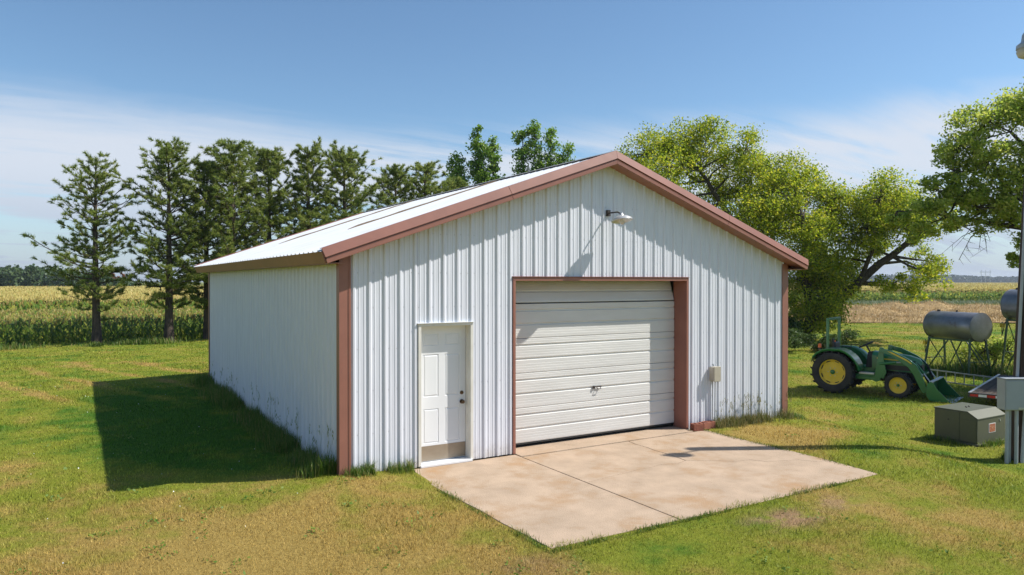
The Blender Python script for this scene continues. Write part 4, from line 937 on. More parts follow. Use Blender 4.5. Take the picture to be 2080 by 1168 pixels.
# ------------------------------------------------------------------ lawn blades
def lawn():
    rng = np.random.default_rng(3); N = 760000
    r = np.exp(rng.uniform(np.log(4.6), np.log(62), N)); a = rng.uniform(-0.82, 0.80, N)
    # far blades are thinned where they only fill sub-pixel grain
    d = np.stack([np.sin(a + YAW), np.cos(a + YAW)], 1); XY = CAM[:2] + d * r[:, None]; x, y = XY[:, 0], XY[:, 1]
    edge = 0.05 * np.sin(x * 5.1 + y * 3.3) + 0.04 * np.sin(x * 11.7 - y * 9.1) + rng.normal(0, 0.022, N)
    in_shed = (x > 0.0) & (x < W + 0.0) & (y > 0.0) & (y < L)
    on_slab = (x > 0.98 + edge) & (x < 6.66 + edge - 0.03 * (y + 3.6) * 0) & (y > -3.60 + edge) & (y < 0.02)
    corner_ = (x + y * 0.0 > 0)  # keep all
    keep = ~in_shed & ~on_slab & (y < 29.5 + 0 * x)
    keep &= ~((x > 9.9) & (x < 10.6) & (y > -4.1) & (y < -3.55) & (rng.random(N) < 0.0))
    # thin on the bare patches
    bare = np.exp(-(((x - 3.85) * 0.9) ** 2 + ((y + 4.25) * 1.6) ** 2) / 0.22) + 0.7 * np.exp(-((x - 4.9) ** 2 + (y + 4.15) ** 2) / 0.12)
    keep &= rng.random(N) > bare * 0.85
    XY = XY[keep]; r = r[keep]; x, y = XY[:, 0], XY[:, 1]
    P = np.column_stack([x, y, hgt(x, y) - 0.004])
    patch = 0.75 + 0.35 * np.sin(x * 1.7 + 2 * np.sin(y * 0.9)) * np.sin(y * 1.3 + 1.0)
    Ln = rng.uniform(0.026, 0.066, len(P)) * np.clip(patch, 0.6, 1.3) * (1 + r / 60)
    near_slab = ((x > 0.7) & (x < 6.95) & (y > -3.9) & (y < 0)); Ln = np.where(near_slab, Ln * 1.25, Ln)
    Wd = rng.uniform(0.005, 0.0095, len(P)) * np.clip(r / 9.0, 0.8, 5.0)
    V, T = blades1(P, Ln, Wd, 0.85, rng)
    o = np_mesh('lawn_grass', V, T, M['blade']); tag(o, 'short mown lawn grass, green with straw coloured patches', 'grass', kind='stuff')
lawn()

def strip(name, label, pts, n, spread, hmin, hmax, mat_, seed, wd=0.008, lean=0.7, cl=0.25, seedheads=0):
    """tall uncut grass along a polyline, growing in clumps"""
    rng = np.random.default_rng(seed); pts = np.array(pts, float); seg = np.linalg.norm(np.diff(pts, axis=0), axis=1); cum = np.concatenate([[0], np.cumsum(seg)])
    nc = max(3, int(cum[-1] / cl * 1.6)); ct = rng.uniform(0, cum[-1], nc); ch = rng.uniform(0.45, 1.0, nc)
    ci = rng.integers(0, nc, n); t = np.clip(ct[ci] + rng.normal(0, cl * 0.4, n), 0, cum[-1])
    k = np.clip(np.searchsorted(cum, t) - 1, 0, len(seg) - 1); f = (t - cum[k]) / seg[k]
    B = pts[k] + (pts[k + 1] - pts[k]) * f[:, None]
    dr = (pts[k + 1] - pts[k]) / seg[k][:, None]; nr = np.stack([-dr[:, 1], dr[:, 0]], 1)
    B = B + nr * (np.abs(rng.normal(0, spread, n)))[:, None]
    P = np.column_stack([B[:, 0], B[:, 1], hgt(B[:, 0], B[:, 1]) - 0.01])
    Ln = (hmin + (hmax - hmin) * rng.random(n) ** 1.6) * ch[ci]
    parts = [blades2(P, Ln, rng.uniform(0.6, 1.2, n) * wd, lean, rng)]
    if seedheads:
        q = rng.integers(0, n, seedheads); Ps = P[q]; Ls = rng.uniform(hmax * 0.8, hmax * 1.7, seedheads)
        parts.append(blades2(Ps, Ls, np.full(seedheads, 0.005), 0.25, rng))
        for j in range(5):
            H = Ps + np.array([0, 0, 1.0]) * (Ls * (0.80 + 0.04 * j))[:, None] + rng.normal(0, 0.008, Ps.shape)
            parts.append(blades2(H, np.full(seedheads, 0.05), np.full(seedheads, 0.009), 0.8, rng))
    V, T = merge(parts); o = np_mesh(name, V, T, mat_); tag(o, label, 'grass', kind='stuff'); return o
def lawn_weeds():
    rng = np.random.default_rng(77); C = []; S = []
    for k in range(330):
        r = math.exp(rng.uniform(math.log(5.5), math.log(26))); a = rng.uniform(-0.78, 0.76); x = CAM[0] + math.sin(a + YAW) * r; y = CAM[1] + math.cos(a + YAW) * r
        if (0.7 < x < 6.9 and -3.9 < y < 0.1) or (-0.1 < x < 9.3 and -0.1 < y < 11.5): continue
        n = rng.integers(5, 16); q = rng.normal(0, 0.05 + 0.05 * rng.random(), (n, 2)); C.append(np.column_stack([q[:, 0] + x, q[:, 1] + y, hgt(q[:, 0] + x, q[:, 1] + y) + rng.uniform(0.015, 0.05, n)])); S.append(rng.uniform(0.022, 0.045, n) * (1 + r / 40))
    V, T = leaf_quads(np.concatenate(C), np.concatenate(S), rng, 1.6, 0.6); o = np_mesh('lawn_weeds', V, T, M['weed']); tag(o, 'low broad leaved weeds and clover scattered through the lawn', 'weeds', kind='stuff')
    n = 70; x = rng.uniform(-4, -0.6, n); y = rng.uniform(-2, 14, n); P = np.column_stack([x, y, hgt(x, y) + rng.uniform(0.04, 0.08, n)])
    V, T = leaf_quads(P, rng.uniform(0.014, 0.022, n), rng, 1.2, 1.0); o2 = np_mesh('clover_flowers', V, T, M['whitep']); tag(o2, 'tiny white clover flowers in the lawn left of the shed', 'flowers', kind='stuff')
M['weed'] = leaf_mat('weed_leaves', [(0.10, 0.19, 0.025), (0.16, 0.25, 0.035), (0.25, 0.30, 0.05)], trans=0.4)
lawn_weeds()
strip('tall_grass', 'tall uncut grass along the shaded left wall of the shed', [(-0.02, 11.5), (-0.02, 0.1)][::-1], 13000, 0.20, 0.08, 0.44, M['tall'], 21, wd=0.010, seedheads=70)
strip('tall_grass', 'grass tuft at the foot of the front left corner trim', [(0.35, -0.02), (-0.10, -0.02)][::-1] and [(0.42, -0.03), (-0.15, -0.03)], 900, 0.09, 0.06, 0.24, M['tall'], 22)
strip('tall_grass', 'grass tuft against the front wall beside the entry door', [(1.00, -0.03), (0.66, -0.03)], 700, 0.11, 0.06, 0.26, M['tall'], 23)
strip('tall_grass', 'weedy grass with seed heads along the front wall near the electrical box', [(9.2, -0.03), (7.05, -0.03)], 3400, 0.12, 0.06, 0.36, M['drygrass'], 24, wd=0.010, seedheads=60)
strip('tall_grass', 'green tuft at the foot of the front right corner', [(9.45, -0.03), (8.9, -0.03)], 700, 0.12, 0.06, 0.26, M['tall'], 25, wd=0.010)
strip('tall_grass', 'green weeds between the transformer cabinet and the conduits', [(11.0, -3.35), (10.1, -3.55)], 1500, 0.22, 0.08, 0.34, M['tall'], 26, wd=0.013)
strip('tall_grass', 'grass round the base of the transformer cabinet', [(10.70, -2.0), (10.66, -2.9), (11.6, -2.95)][::-1], 900, 0.06, 0.05, 0.20, M['tall'], 27, wd=0.010)
strip('tall_grass', 'long grass under the pine row by the corn', [(26, 25.2), (-14, 25.2)][::-1], 20000, 0.9, 0.10, 0.42, M['tall'], 28, wd=0.035, cl=1.2)
strip('tall_grass', 'tall weeds growing under the fuel tank stands', [(19.6, 3.2), (23.6, 0.2)], 4200, 0.9, 0.15, 0.75, M['tall'], 29, wd=0.025, cl=0.6)
strip('slab_edge_grass', 'grass creeping over the edges of the concrete apron', [(6.72, -0.2), (6.66, -3.68), (0.94, -3.74), (0.88, -0.1)][::-1], 5200, 0.05, 0.03, 0.095, M['tall'], 30, wd=0.008)

# ------------------------------------------------------------------ corn
def corn(name, label, rows, spacing, h, seed, leaves=8, wid=1.0):
    """rows: list of (start xy, end xy). Each plant has a stalk, arching leaves and a tassel"""
    rng = np.random.default_rng(seed); P = []
    for a, b in rows:
        a = np.array(a, float); b = np.array(b, float); n = int(np.linalg.norm(b - a) / spacing); t = (np.arange(n) + rng.uniform(-0.3, 0.3, n)) / n
        P.append(a + (b - a) * t[:, None] + rng.normal(0, 0.05, (n, 2)))
    P = np.concatenate(P); n = len(P); P = np.column_stack([P, hgt(P[:, 0], P[:, 1])])
    Hh = h * rng.uniform(0.88, 1.08, n); parts = []; tas = []
    parts.append(blades2(P, Hh * 0.95, np.full(n, 0.035 * wid), 0.05, rng))
    for k in range(leaves):
        f = 0.10 + 0.78 * k / (leaves - 1); z = Hh * f
        B = P + np.array([0, 0, 1.0]) * z[:, None]; ln = h * rng.uniform(0.30, 0.48, n) * (1 - 0.25 * f)
        b = rng.uniform(0, 2 * np.pi, n); a = b + np.pi / 2; w = np.stack([np.cos(a), np.sin(a), np.zeros(n)], 1) * (0.045 * wid * rng.uniform(0.7, 1.2, n))[:, None]
        o = np.stack([np.cos(b), np.sin(b), np.zeros(n)], 1); up = np.array([0, 0, 1.0])
        q1 = B + o * (ln * 0.45)[:, None] + up * (ln * 0.50)[:, None]; q2 = B + o * (ln * 0.95)[:, None] + up * (ln * rng.uniform(-0.15, 0.45, n))[:, None]
        V = np.stack([B - w * 0.4, B + w * 0.4, q1 - w, q1 + w, q2], 1).reshape(-1, 3); i = np.arange(n, dtype=np.int32)[:, None] * 5
        parts.append((V, np.concatenate([i + [0, 1, 3], i + [0, 3, 2], i + [2, 3, 4]], 1).reshape(-1, 3)))
    for k in range(5):
        B = P + np.array([0, 0, 1.0]) * (Hh * 0.92)[:, None]; tas.append(blades2(B, np.full(n, h * 0.19), np.full(n, 0.042 * wid), 0.6, rng))
    V, T = merge(parts); o = np_mesh(name, V, T, M['corn']); tag(o, label, 'corn', kind='stuff')
    V, T = merge(tas); t_ = np_mesh('tassels', V, T, M['tassel'], o); t_['kind'] = 'stuff'
    return o
def canopy(name, label, quad, z, nx, ny, seed, tn, tsz, amp=0.12):
    """far top of a corn field: uneven sheet with tassels standing out of it"""
    rng = np.random.default_rng(seed); a, b, c, d = [np.array(q, float) for q in quad]
    u = np.linspace(0, 1, nx)[None, :, None]; v = (np.linspace(0, 1, ny) ** 1.8)[:, None, None]
    XY = (a * (1 - u) + b * u) * (1 - v) + (d * (1 - u) + c * u) * v
    Z = z + rng.uniform(-amp, amp, XY.shape[:2]); V = np.dstack([XY, Z]).reshape(-1, 3)
    idx = np.arange(nx * ny).reshape(ny, nx); Q = np.stack([idx[:-1, :-1], idx[:-1, 1:], idx[1:, 1:], idx[1:, :-1]], -1).reshape(-1, 4)
    o = np_mesh(name, V, Q, M['canopy']); tag(o, label, 'corn', kind='stuff')
    u = rng.random((tn, 1)); v = rng.random((tn, 1)) ** 2.2
    P = (a * (1 - u) + b * u) * (1 - v) + (d * (1 - u) + c * u) * v; r = np.linalg.norm(P - CAM[:2], axis=1)
    P = np.column_stack([P, np.full(tn, z - 0.05)])
    V, T = blades2(P, rng.uniform(0.22, 0.42, tn), tsz * r, 0.5, rng); t_ = np_mesh('tassels', V, T, M['tassel'], o); t_['kind'] = 'stuff'
    return o
HC1 = 1.50
corn('corn_rows', 'nearest strip of green corn behind the pine trees', [((-16 - 0.2 * k, 29.3 + 0.72 * k), (13 + 0.5 * k, 29.3 + 0.72 * k)) for k in range(23)], 0.20, HC1, 41)
corn('corn_rows', 'second strip of corn seen as a dark green band beyond the first', [((-30, 49 + 0.9 * k), (40, 49 + 0.9 * k)) for k in range(6)], 0.30, 1.85, 42, leaves=7, wid=1.5)
canopy('corn_field', 'far corn field yellow with tassels on the left, before the woods', [(-32, 54.0), (45, 54.0), (140, 252), (-90, 252)], 1.27, 160, 120, 43, 26000, 0.0011)
def cp(px, Y): return tuple(CAM[:2] + RGT * ((px - 1040) / FPX * Y) + FWD * Y)
def rrow(Y, p0=1250, p1=2420): return (cp(p0, Y), cp(p1, Y))
corn('corn_rows', 'edge rows of the corn field beyond the straw on the right', [rrow(99 + 1.0 * k) for k in range(6)], 0.42, 1.52, 44, leaves=7, wid=2.6)
canopy('corn_field', 'wide corn field with yellow tassels stretching to the far woods on the right', [cp(1250, 104.5), cp(2420, 104.5), cp(2420, 900), cp(1250, 900)], 1.42, 200, 120, 45, 26000, 0.0011)

# ------------------------------------------------------------------ straw windrows and field margins on the right
def windrow(Y, wdt, h, seed, label):
    rng = np.random.default_rng(seed); n = 150; m_ = 15; V = np.zeros((n, m_, 3))
    a, b = [np.array(q) for q in rrow(Y, 1560, 2350)]
    ph = rng.uniform(0, 6, 8)
    for i in range(n):
        t = i / (n - 1); c = a + (b - a) * t; s = np.linalg.norm(b - a) * t
        hh = h * (1 + 0.30 * math.sin(s * 0.5 + ph[0]) + 0.22 * math.sin(s * 1.3 + ph[1]) + 0.15 * math.sin(s * 2.9 + ph[2])); off = 0.3 * math.sin(s * 0.4 + ph[3])
        for j in range(m_):
            q = (j / (m_ - 1) - 0.5) * 2; z = hh * max(0, 1 - q * q) ** 0.8 + rng.normal(0, 0.03) * (1 - q * q) - 0.27
            p = c + FWD * (q * wdt * 0.5 + off); V[i, j] = (p[0], p[1], z)
    idx = np.arange(n * m_).reshape(n, m_); Q = np.stack([idx[:-1, :-1], idx[1:, :-1], idx[1:, 1:], idx[:-1, 1:]], -1).reshape(-1, 4)
    o = np_mesh('straw_windrow', V.reshape(-1, 3), Q, M['strawbed']); tag(o, label, 'straw', kind='stuff')
    k = rng.integers(0, n * m_, 9000); P = V.reshape(-1, 3)[k] + rng.normal(0, 0.12, (9000, 3)) * [1, 1, 0.3]
    vv, tt = blades2(P, rng.uniform(0.15, 0.38, 9000), np.full(9000, 0.028), 1.1, rng); s_ = np_mesh('straw', vv, tt, M['straw'], o); s_['kind'] = 'stuff'
windrow(53.5, 3.4, 0.42, 51, 'nearer windrow of cut golden straw beyond the lawn')
windrow(63, 4.2, 0.52, 52, 'middle windrow of cut golden straw')
windrow(75, 4.6, 0.60, 53, 'farther windrow of cut golden straw below the corn')
rngs = np.random.default_rng(54)
def field_sheet(name, Y0, Y1, mat_, z):
    V = [cp(1500, Y0) + (z,), cp(2450, Y0) + (z,), cp(2450, Y1) + (z,), cp(1500, Y1) + (z,)]
    o = np_mesh(name, V, [(0, 1, 2, 3)], mat_); tag(o, kind='structure'); return o
field_sheet('stubble_field', 51.6, 79.5, M['strawbed'], -0.205)
def margin(label, Y0, Y1, n, h, mat_, seed, wd):
    rng = np.random.default_rng(seed); px = rng.uniform(1480, 2400, n); Y = rng.uniform(Y0, Y1, n)
    XY = CAM[:2] + RGT * ((px - 1040) / FPX * Y)[:, None] + FWD * Y[:, None]; P = np.column_stack([XY, np.full(n, -0.26)])
    V, T = blades2(P, rng.uniform(0.4, 1.0, n) * h, rng.uniform(0.6, 1.2, n) * wd, 0.7, rng); o = np_mesh('field_margin_grass', V, T, mat_); tag(o, label, 'grass', kind='stuff')
margin('bright green grass strip between the straw and the corn', 80, 90, 9000, 0.45, M['tall'], 55, 0.07)
M['pale'] = leaf_mat('pale_weeds', [(0.20, 0.24, 0.14), (0.30, 0.33, 0.22), (0.15, 0.20, 0.08)], trans=0.3)
margin('pale flowering weeds along the foot of the right corn field', 92, 98, 7000, 0.75, M['pale'], 56, 0.07)

# ------------------------------------------------------------------ trees
def pine_mesh(seed, H, rad, base=0.16, dens=1.0, droop=0.25, lop=0.0):
    rng = np.random.default_rng(seed); rr = random.Random(seed)
    tr = MB(); tp = []; sway = [rr.uniform(-0.08, 0.08) for _ in range(4)]
    for i in range(9):
        t = i / 8; tp.append((sway[0] * math.sin(t * 3) * H * 0.1, sway[1] * math.sin(t * 2.5) * H * 0.1, H * 0.985 * t))
    r0 = 0.018 * H + 0.03
    tr.tube(tp, [r0 * (1.22 if i == 0 else 1) * (1 - 0.93 * (i / 8)) + 0.012 for i in range(9)], 10)
    def tpos(z):
        t = z / (H * 0.985); return Vector((sway[0] * math.sin(t * 3) * H * 0.1, sway[1] * math.sin(t * 2.5) * H * 0.1, z))
    br = MB(); tufts = []
    z = H * base; wh = 0
    while z < H * 0.97:
        t = (z / H - base) / (1 - base)
        env = (0.50 + 0.50 * min(1, t / 0.28)) * (1 - 0.93 * max(0, (t - 0.22) / 0.78) ** 1.35) * rr.uniform(0.78, 1.15)
        nb = rr.choice((5, 5, 6, 7)) if t > 0.08 else rr.choice((2, 3))
        a0 = rr.uniform(0, 6.28)
        for k in range(nb):
            a = a0 + 6.283 * k / nb + rr.uniform(-0.35, 0.35); ln = rad * env * rr.uniform(0.42, 1.28) * (1 + lop * math.cos(a - 2.8)) + 0.12
            p0 = tpos(min(H * 0.96, z + rr.uniform(-0.36, 0.36))); d = Vector((math.cos(a), math.sin(a), 0))
            rise = 0.62 * t + 0.06 - droop * (1 - t) + rr.uniform(-0.14, 0.14)
            pts = []
            for q in range(5):
                u = q / 4; pts.append(p0 + d * (ln * u) + Vector((0, 0, ln * (rise * u + 0.32 * u * u))) + Vector((rr.uniform(-.03, .03), rr.uniform(-.03, .03), rr.uniform(-.02, .02))) * ln * (u > 0))
            rb = 0.010 + 0.013 * ln
            br.tube(pts, [rb * (1 - 0.75 * q / 4) for q in range(5)], 5, False)
            ntw = int((3 + ln * 4.6) * dens)
            for w_ in range(ntw):
                u = 0.18 + 0.82 * (w_ + rr.random()) / ntw if t < 0.85 else rr.uniform(0.1, 1)
                i0 = min(3, int(u * 4)); f = u * 4 - i0; bpt = pts[i0].lerp(pts[i0 + 1], f)
                sd = 1 if w_ % 2 else -1
                td = (d * rr.uniform(0.2, 1.0) + Vector((-d.y, d.x, 0)) * sd * rr.uniform(0.2, 1.0) + Vector((0, 0, rr.uniform(-0.15, 0.95)))).normalized()
                tl_ = rr.uniform(0.18, 0.55) * min(1, 0.5 + ln * 0.35)
                e = bpt + td * tl_; br.tube([bpt, e], [0.008, 0.004], 3, False)
                tufts.append((e, td)); (tufts.append((bpt.lerp(e, 0.62), td)) if rr.random() < 0.45 else None)
            tufts.append((pts[-1], d + Vector((0, 0, 0.5))))
        z += rr.uniform(0.30, 0.62) * (1 - 0.40 * t); wh += 1
    for q in range(5): tufts.append((tpos(H * (0.95 + 0.012 * q)), Vector((0, 0, 1))))
    # needles: bursts of narrow blades round each twig end
    C = np.array([t[0] for t in tufts]); D = np.array([Vector(t[1]).normalized() for t in tufts]); K = 40
    C = np.repeat(C, K, 0); D = np.repeat(D, K, 0); n = len(C)
    v = rng.normal(size=(n, 3)); v /= np.linalg.norm(v, axis=1)[:, None]; v = v * 0.85 + D * 0.70 + [0, 0, 0.25]; v /= np.linalg.norm(v, axis=1)[:, None]
    s = np.cross(v, rng.normal(size=(n, 3))); s /= np.linalg.norm(s, axis=1)[:, None]
    ln = rng.uniform(0.11, 0.21, n)[:, None]; wv = s * 0.0145; B = C - D * (rng.uniform(-0.03, 0.16, n))[:, None]
    V = np.stack([B - wv, B + wv, B + v * ln + wv * 0.3], 1).reshape(-1, 3); T = np.arange(n * 3, dtype=np.int32).reshape(-1, 3)
    return tr, br, V, T
pine_specs = [
    (-2.32, 26.80, 8.15, 1.85, 0.17, 'leftmost pine, thin crowned, standing apart before the corn'),
    (0.50, 26.40, 8.95, 2.25, 0.16, 'second pine from the left, with a gap of sky on its left'),
    (2.25, 27.20, 8.35, 2.18, 0.20, 'third pine from the left, its trunk half behind the shed corner'),
    (3.10, 26.00, 9.20, 2.24, 0.20, 'fourth pine from the left, the tall spire above the far eave'),
    (4.97, 26.90, 9.15, 1.98, 0.20, 'fifth pine from the left, a narrow spire over the low roof edge'),
    (6.73, 26.30, 9.35, 2.24, 0.20, 'sixth pine from the left, the left one of a broad close pair'),
    (8.57, 26.20, 9.40, 2.50, 0.20, 'seventh pine from the left, the right one of a broad close pair'),
    (11.68, 27.00, 9.15, 1.98, 0.20, 'eighth pine from the left, small cone above the middle of the roof'),
    (13.50, 27.20, 9.50, 2.24, 0.20, 'ninth pine from the left, next to the last small one'),
    (15.38, 27.50, 8.95, 1.92, 0.20, 'rightmost and smallest looking pine, left of the poplars'),
]
for i, (x, y, H, rad, base, lab) in enumerate(pine_specs):
    p = empty('pine_tree', (x, y, gz_(x, y) - 0.05), 0); tag(p, lab, 'tree', 'row of pines behind the shed')
    tr, br, V, T = pine_mesh(100 + i, H, rad, base, 0.78 if i == 0 else (0.92 if i == 1 else 1.10), 0.30 if i < 2 else 0.2, 0.0)
    tr.build('trunk', M['bark'], p, smooth=60); br.build('branches', M['bark'], p, recalc=False); np_mesh('needles', V, T, M['needle'], p)

def blob_tree(name, label, base, trunk, clumps, leaf, nleaf, mat_, bark, seed, group=None, sub=14, r0=0.2, fill=0.55, twigs=True, cat='tree'):
    """trunk: polylines [(pts, r0, r1)]; clumps: (centre, (rx, ry, rz)); leaves gather in sub-clumps round twig ends"""
    rng = np.random.default_rng(seed); rr = random.Random(seed)
    t = empty(name, base); tag(t, label, cat, group); B = Vector(base)
    nodes_ = []
    tk = MB()
    for pts, ra, rb in trunk:
        pts = [Vector(q) - B for q in pts]; n = len(pts); fine = []
        for i in range(n - 1):
            for q in range(3):
                fine.append(pts[i].lerp(pts[i + 1], q / 3) + Vector((rr.uniform(-.05, .05), rr.uniform(-.05, .05), rr.uniform(-.03, .03))) * (0 if (i == 0 and q == 0) else 1))
        fine.append(pts[-1]); m_ = len(fine)
        tk.tube(fine, [ra + (rb - ra) * k / (m_ - 1) for k in range(m_)], 9); nodes_ += [(f, ra + (rb - ra) * k / (m_ - 1)) for k, f in enumerate(fine) if k > m_ * 0.25]
    if trunk: tk.build('trunk', bark, t, smooth=60)
    bb = MB(); LP = []; vol = sum(c[1][0] * c[1][1] * c[1][2] for c in clumps) ** 1.0
    tot = sum((c[1][0] * c[1][1] * c[1][2]) ** 0.67 for c in clumps)
    for c, rd in clumps:
        c = Vector(c) - B; share = (rd[0] * rd[1] * rd[2]) ** 0.67 / tot; ns = max(5, int(sub * len(clumps) * share))
        if nodes_:
            nd, nr = min(nodes_, key=lambda q: (q[0] - c).length + max(0, q[0].z - c.z) * 0.8)
            mid = nd.lerp(c, 0.5) + Vector((rr.uniform(-.2, .2), rr.uniform(-.2, .2), 0.12 * (nd - c).length * rr.uniform(-0.2, 0.8)))
            bb.tube([nd, mid, c], [min(nr * 0.6, 0.09), min(nr * 0.42, 0.055), 0.022], 6, False)
        per = int(nleaf * share / ns)
        for k in range(ns):
            v = Vector(rng.normal(size=3)); v.normalize(); rad = rr.uniform(0.25, 1.0) ** 0.6
            sc_ = Vector((c.x + v.x * rd[0] * rad, c.y + v.y * rd[1] * rad, c.z + v.z * rd[2] * rad))
            if nodes_ and twigs: bb.tube([c, c.lerp(sc_, 0.55) + Vector((0, 0, -0.05)), sc_], [0.022, 0.013, 0.005], 4, False)
            sr = fill * (rd[0] * rd[1] * rd[2]) ** 0.333 * rr.uniform(0.55, 1.0)
            q = rng.normal(size=(per, 3)); q = np.clip(q, -1.7, 1.7) * sr * 0.44; q[:, 2] *= 0.75
            LP.append(q + np.array(sc_))
    if nodes_: bb.build('branches', bark, t, recalc=False)
    P = np.concatenate(LP); V, T = leaf_quads(P, rng.uniform(0.7, 1.25, len(P)) * leaf, rng)
    np_mesh('leaves', V, T, mat_, t); return t
# leaning boxelder behind the tractor: lobes (across, up, deep) in metres about the foot, in the plane facing the yard
def boxelder_lobes():
    rr = random.Random(17); out = []
    L_ = [(-7.6, 6.6), (-6.6, 7.4), (-5.2, 7.5), (-4.1, 7.9), (-6.9, 5.6), (-5.2, 5.7), (-3.7, 6.0), (-2.7, 5.0), (-1.2, 5.7), (-1.8, 4.5), (-0.3, 4.8), (1.0, 4.9), (0.2, 3.8), (-1.3, 3.3), (1.9, 3.9), (3.1, 4.2), (4.4, 4.1),
          (2.6, 2.8), (1.2, 2.5), (0.0, 2.4), (4.1, 2.8), (5.4, 3.3), (0.7, 1.3), (2.0, 1.6), (3.4, 1.6), (0.2, 0.4), (0.7, -0.6), (0.2, -1.5), (1.5, -0.3), (-0.6, 1.2), (-0.4, -0.5), (6.1, 1.2), (6.9, 0.7), (5.4, 0.5), (5.6, -0.2), (4.2, 0.1), (6.6, 2.2), (-3.0, 3.4), (-4.4, 4.2), (-8.6, 5.0), (-6.2, 4.2), (-0.6, 3.2), (1.6, 3.3), (3.3, 3.2), (-2.4, 4.0), (2.9, 0.9), (4.8, 1.9), (1.8, 0.6), (-3.4, 5.0), (0.9, -1.6), (5.0, 4.2), (6.2, 3.4), (-5.9, 6.7), (-4.6, 6.7), (-3.1, 6.6), (-2.2, 5.9), (-0.5, 5.2), (1.8, 4.4), (3.8, 3.6), (-7.6, 5.8), (0.6, 3.0), (2.4, 2.2), (-1.8, 2.4), (1.1, 0.4)]
    for a, z in L_:
        dp = rr.uniform(-2.6, 2.2); k = rr.uniform(0.8, 1.2); low = 0.62 if (a > 3 and z < 2.5) else 1.0
        p = np.array([27.8, 14.3]) + RGT * (a + 0.15) + FWD * dp
        out.append(((p[0], p[1], z + 2.5), (1.32 * k * low, 1.32 * k * low, 0.92 * k * low)))
    return out
bA = (27.8, 14.3, -0.3)
blob_tree('boxelder_tree', 'broad bright yellow green tree with leaning trunk behind the tractor', bA,
    [([(27.8, 14.3, -0.4), (28.5, 13.7, 0.7), (29.6, 12.6, 2.1), (30.6, 11.4, 3.6), (31.4, 10.4, 4.7)], 0.36, 0.12),
     ([(27.8, 14.3, -0.4), (27.2, 15.0, 1.6), (26.2, 15.6, 4.0), (24.8, 16.2, 6.6), (23.6, 16.6, 8.3)], 0.30, 0.08),
     ([(28.5, 13.7, 0.7), (27.9, 13.6, 2.4), (27.2, 13.2, 4.2), (26.6, 12.8, 5.8)], 0.20, 0.07),
     ([(27.2, 15.0, 1.6), (25.8, 14.2, 3.0), (25.3, 13.6, 4.4)], 0.16, 0.06),
     ([(30.0, 12.2, 2.6), (30.2, 11.6, 4.2), (30.0, 11.2, 5.4)], 0.13, 0.05)],
    boxelder_lobes(),
    0.125, 140000, M['leafA'], M['bark2'], 61, sub=22, fill=0.66)
# big tree at the right edge
bB = (21.0, -2.4, -0.3)
blob_tree('ash_tree', 'tall dark leaved tree filling the right edge behind the pole', bB,
    [([(21.0, -2.4, -0.4), (20.9, -2.2, 1.6), (20.6, -1.8, 3.2), (20.3, -1.3, 5.0), (20.2, -0.9, 7.0)], 0.30, 0.09),
     ([(20.6, -1.8, 3.2), (19.8, -0.9, 3.9), (18.8, 0.3, 4.25), (17.6, 1.3, 4.5)], 0.13, 0.045),
     ([(20.5, -1.6, 4.0), (19.6, -0.6, 5.4), (18.8, 0.3, 6.8)], 0.12, 0.04),
     ([(20.7, -1.9, 2.8), (22.3, -2.6, 4.6), (23.6, -3.0, 6.2)], 0.14, 0.05)],
    [((18.3, 0.7, 7.15), (0.9, 0.9, 0.6)), ((19.2, 0.0, 7.5), (1.05, 1.05, 0.65)), ((17.75, 1.05, 6.45), (0.7, 0.7, 0.45)), ((18.9, 0.1, 5.5), (1.0, 1.0, 0.55)), ((18.0, 0.8, 4.75), (0.8, 0.8, 0.4)), ((17.3, 1.4, 5.2), (0.55, 0.55, 0.35)), ((18.8, 0.1, 4.35), (0.8, 0.8, 0.35)), ((18.2, 0.5, 6.1), (0.9, 0.9, 0.5)), ((17.6, 1.15, 5.75), (0.6, 0.6, 0.4)), ((19.3, -0.4, 6.0), (1.1, 1.1, 0.7)),
     ((17.7, 0.9, 5.15), (0.7, 0.7, 0.4)), ((17.0, 1.65, 4.75), (0.65, 0.65, 0.36)), ((16.4, 2.05, 4.65), (0.5, 0.5, 0.3)), ((16.9, 1.6, 4.1), (0.5, 0.5, 0.28)), ((18.6, 0.1, 4.95), (0.9, 0.9, 0.45)), ((19.6, -0.8, 4.9), (1.1, 1.1, 0.6)),
     ((17.7, 1.0, 4.25), (0.7, 0.6, 0.28)), ((19.2, -0.1, 3.9), (0.8, 0.7, 0.32)), ((19.1, 0.15, 3.2), (0.5, 0.5, 0.28)), ((19.6, -0.1, 2.5), (0.5, 0.5, 0.35)), ((20.8, -1.2, 7.5), (1.3, 1.3, 0.8)), ((21.6, -2.2, 6.9), (1.5, 1.5, 1.0)), ((20.6, -1.6, 6.0), (1.3, 1.3, 0.9)),
     ((22.8, -2.9, 6.0), (1.4, 1.4, 0.9)), ((23.6, -3.0, 4.9), (1.2, 1.2, 0.7)), ((20.6, -3.2, 5.2), (1.3, 1.3, 0.8)), ((21.8, -1.0, 5.0), (1.2, 1.2, 0.7))],
    0.09, 84000, M['leafB'], M['bark2'], 62, sub=24, fill=0.62)
m = MB(); rr = random.Random(5)
dt = bpy.data.objects['ash_tree']
for k in range(7):
    a = Vector((18.3, 0.75, 4.2)) - Vector(bB); b = a + Vector((rr.uniform(-0.9, 0.5), rr.uniform(-0.3, 0.9), rr.uniform(-0.9, -0.25))); mid = a.lerp(b, 0.5) + Vector((0, 0, rr.uniform(0.05, 0.2)))
    m.tube([a, mid, b], [0.014, 0.009, 0.004], 4, False)
    for q in range(4):
        c = mid.lerp(b, rr.random()); m.tube([c, c + Vector((rr.uniform(-.3, .2), rr.uniform(-.2, .3), rr.uniform(-.3, .05)))], [0.006, 0.003], 3, False)
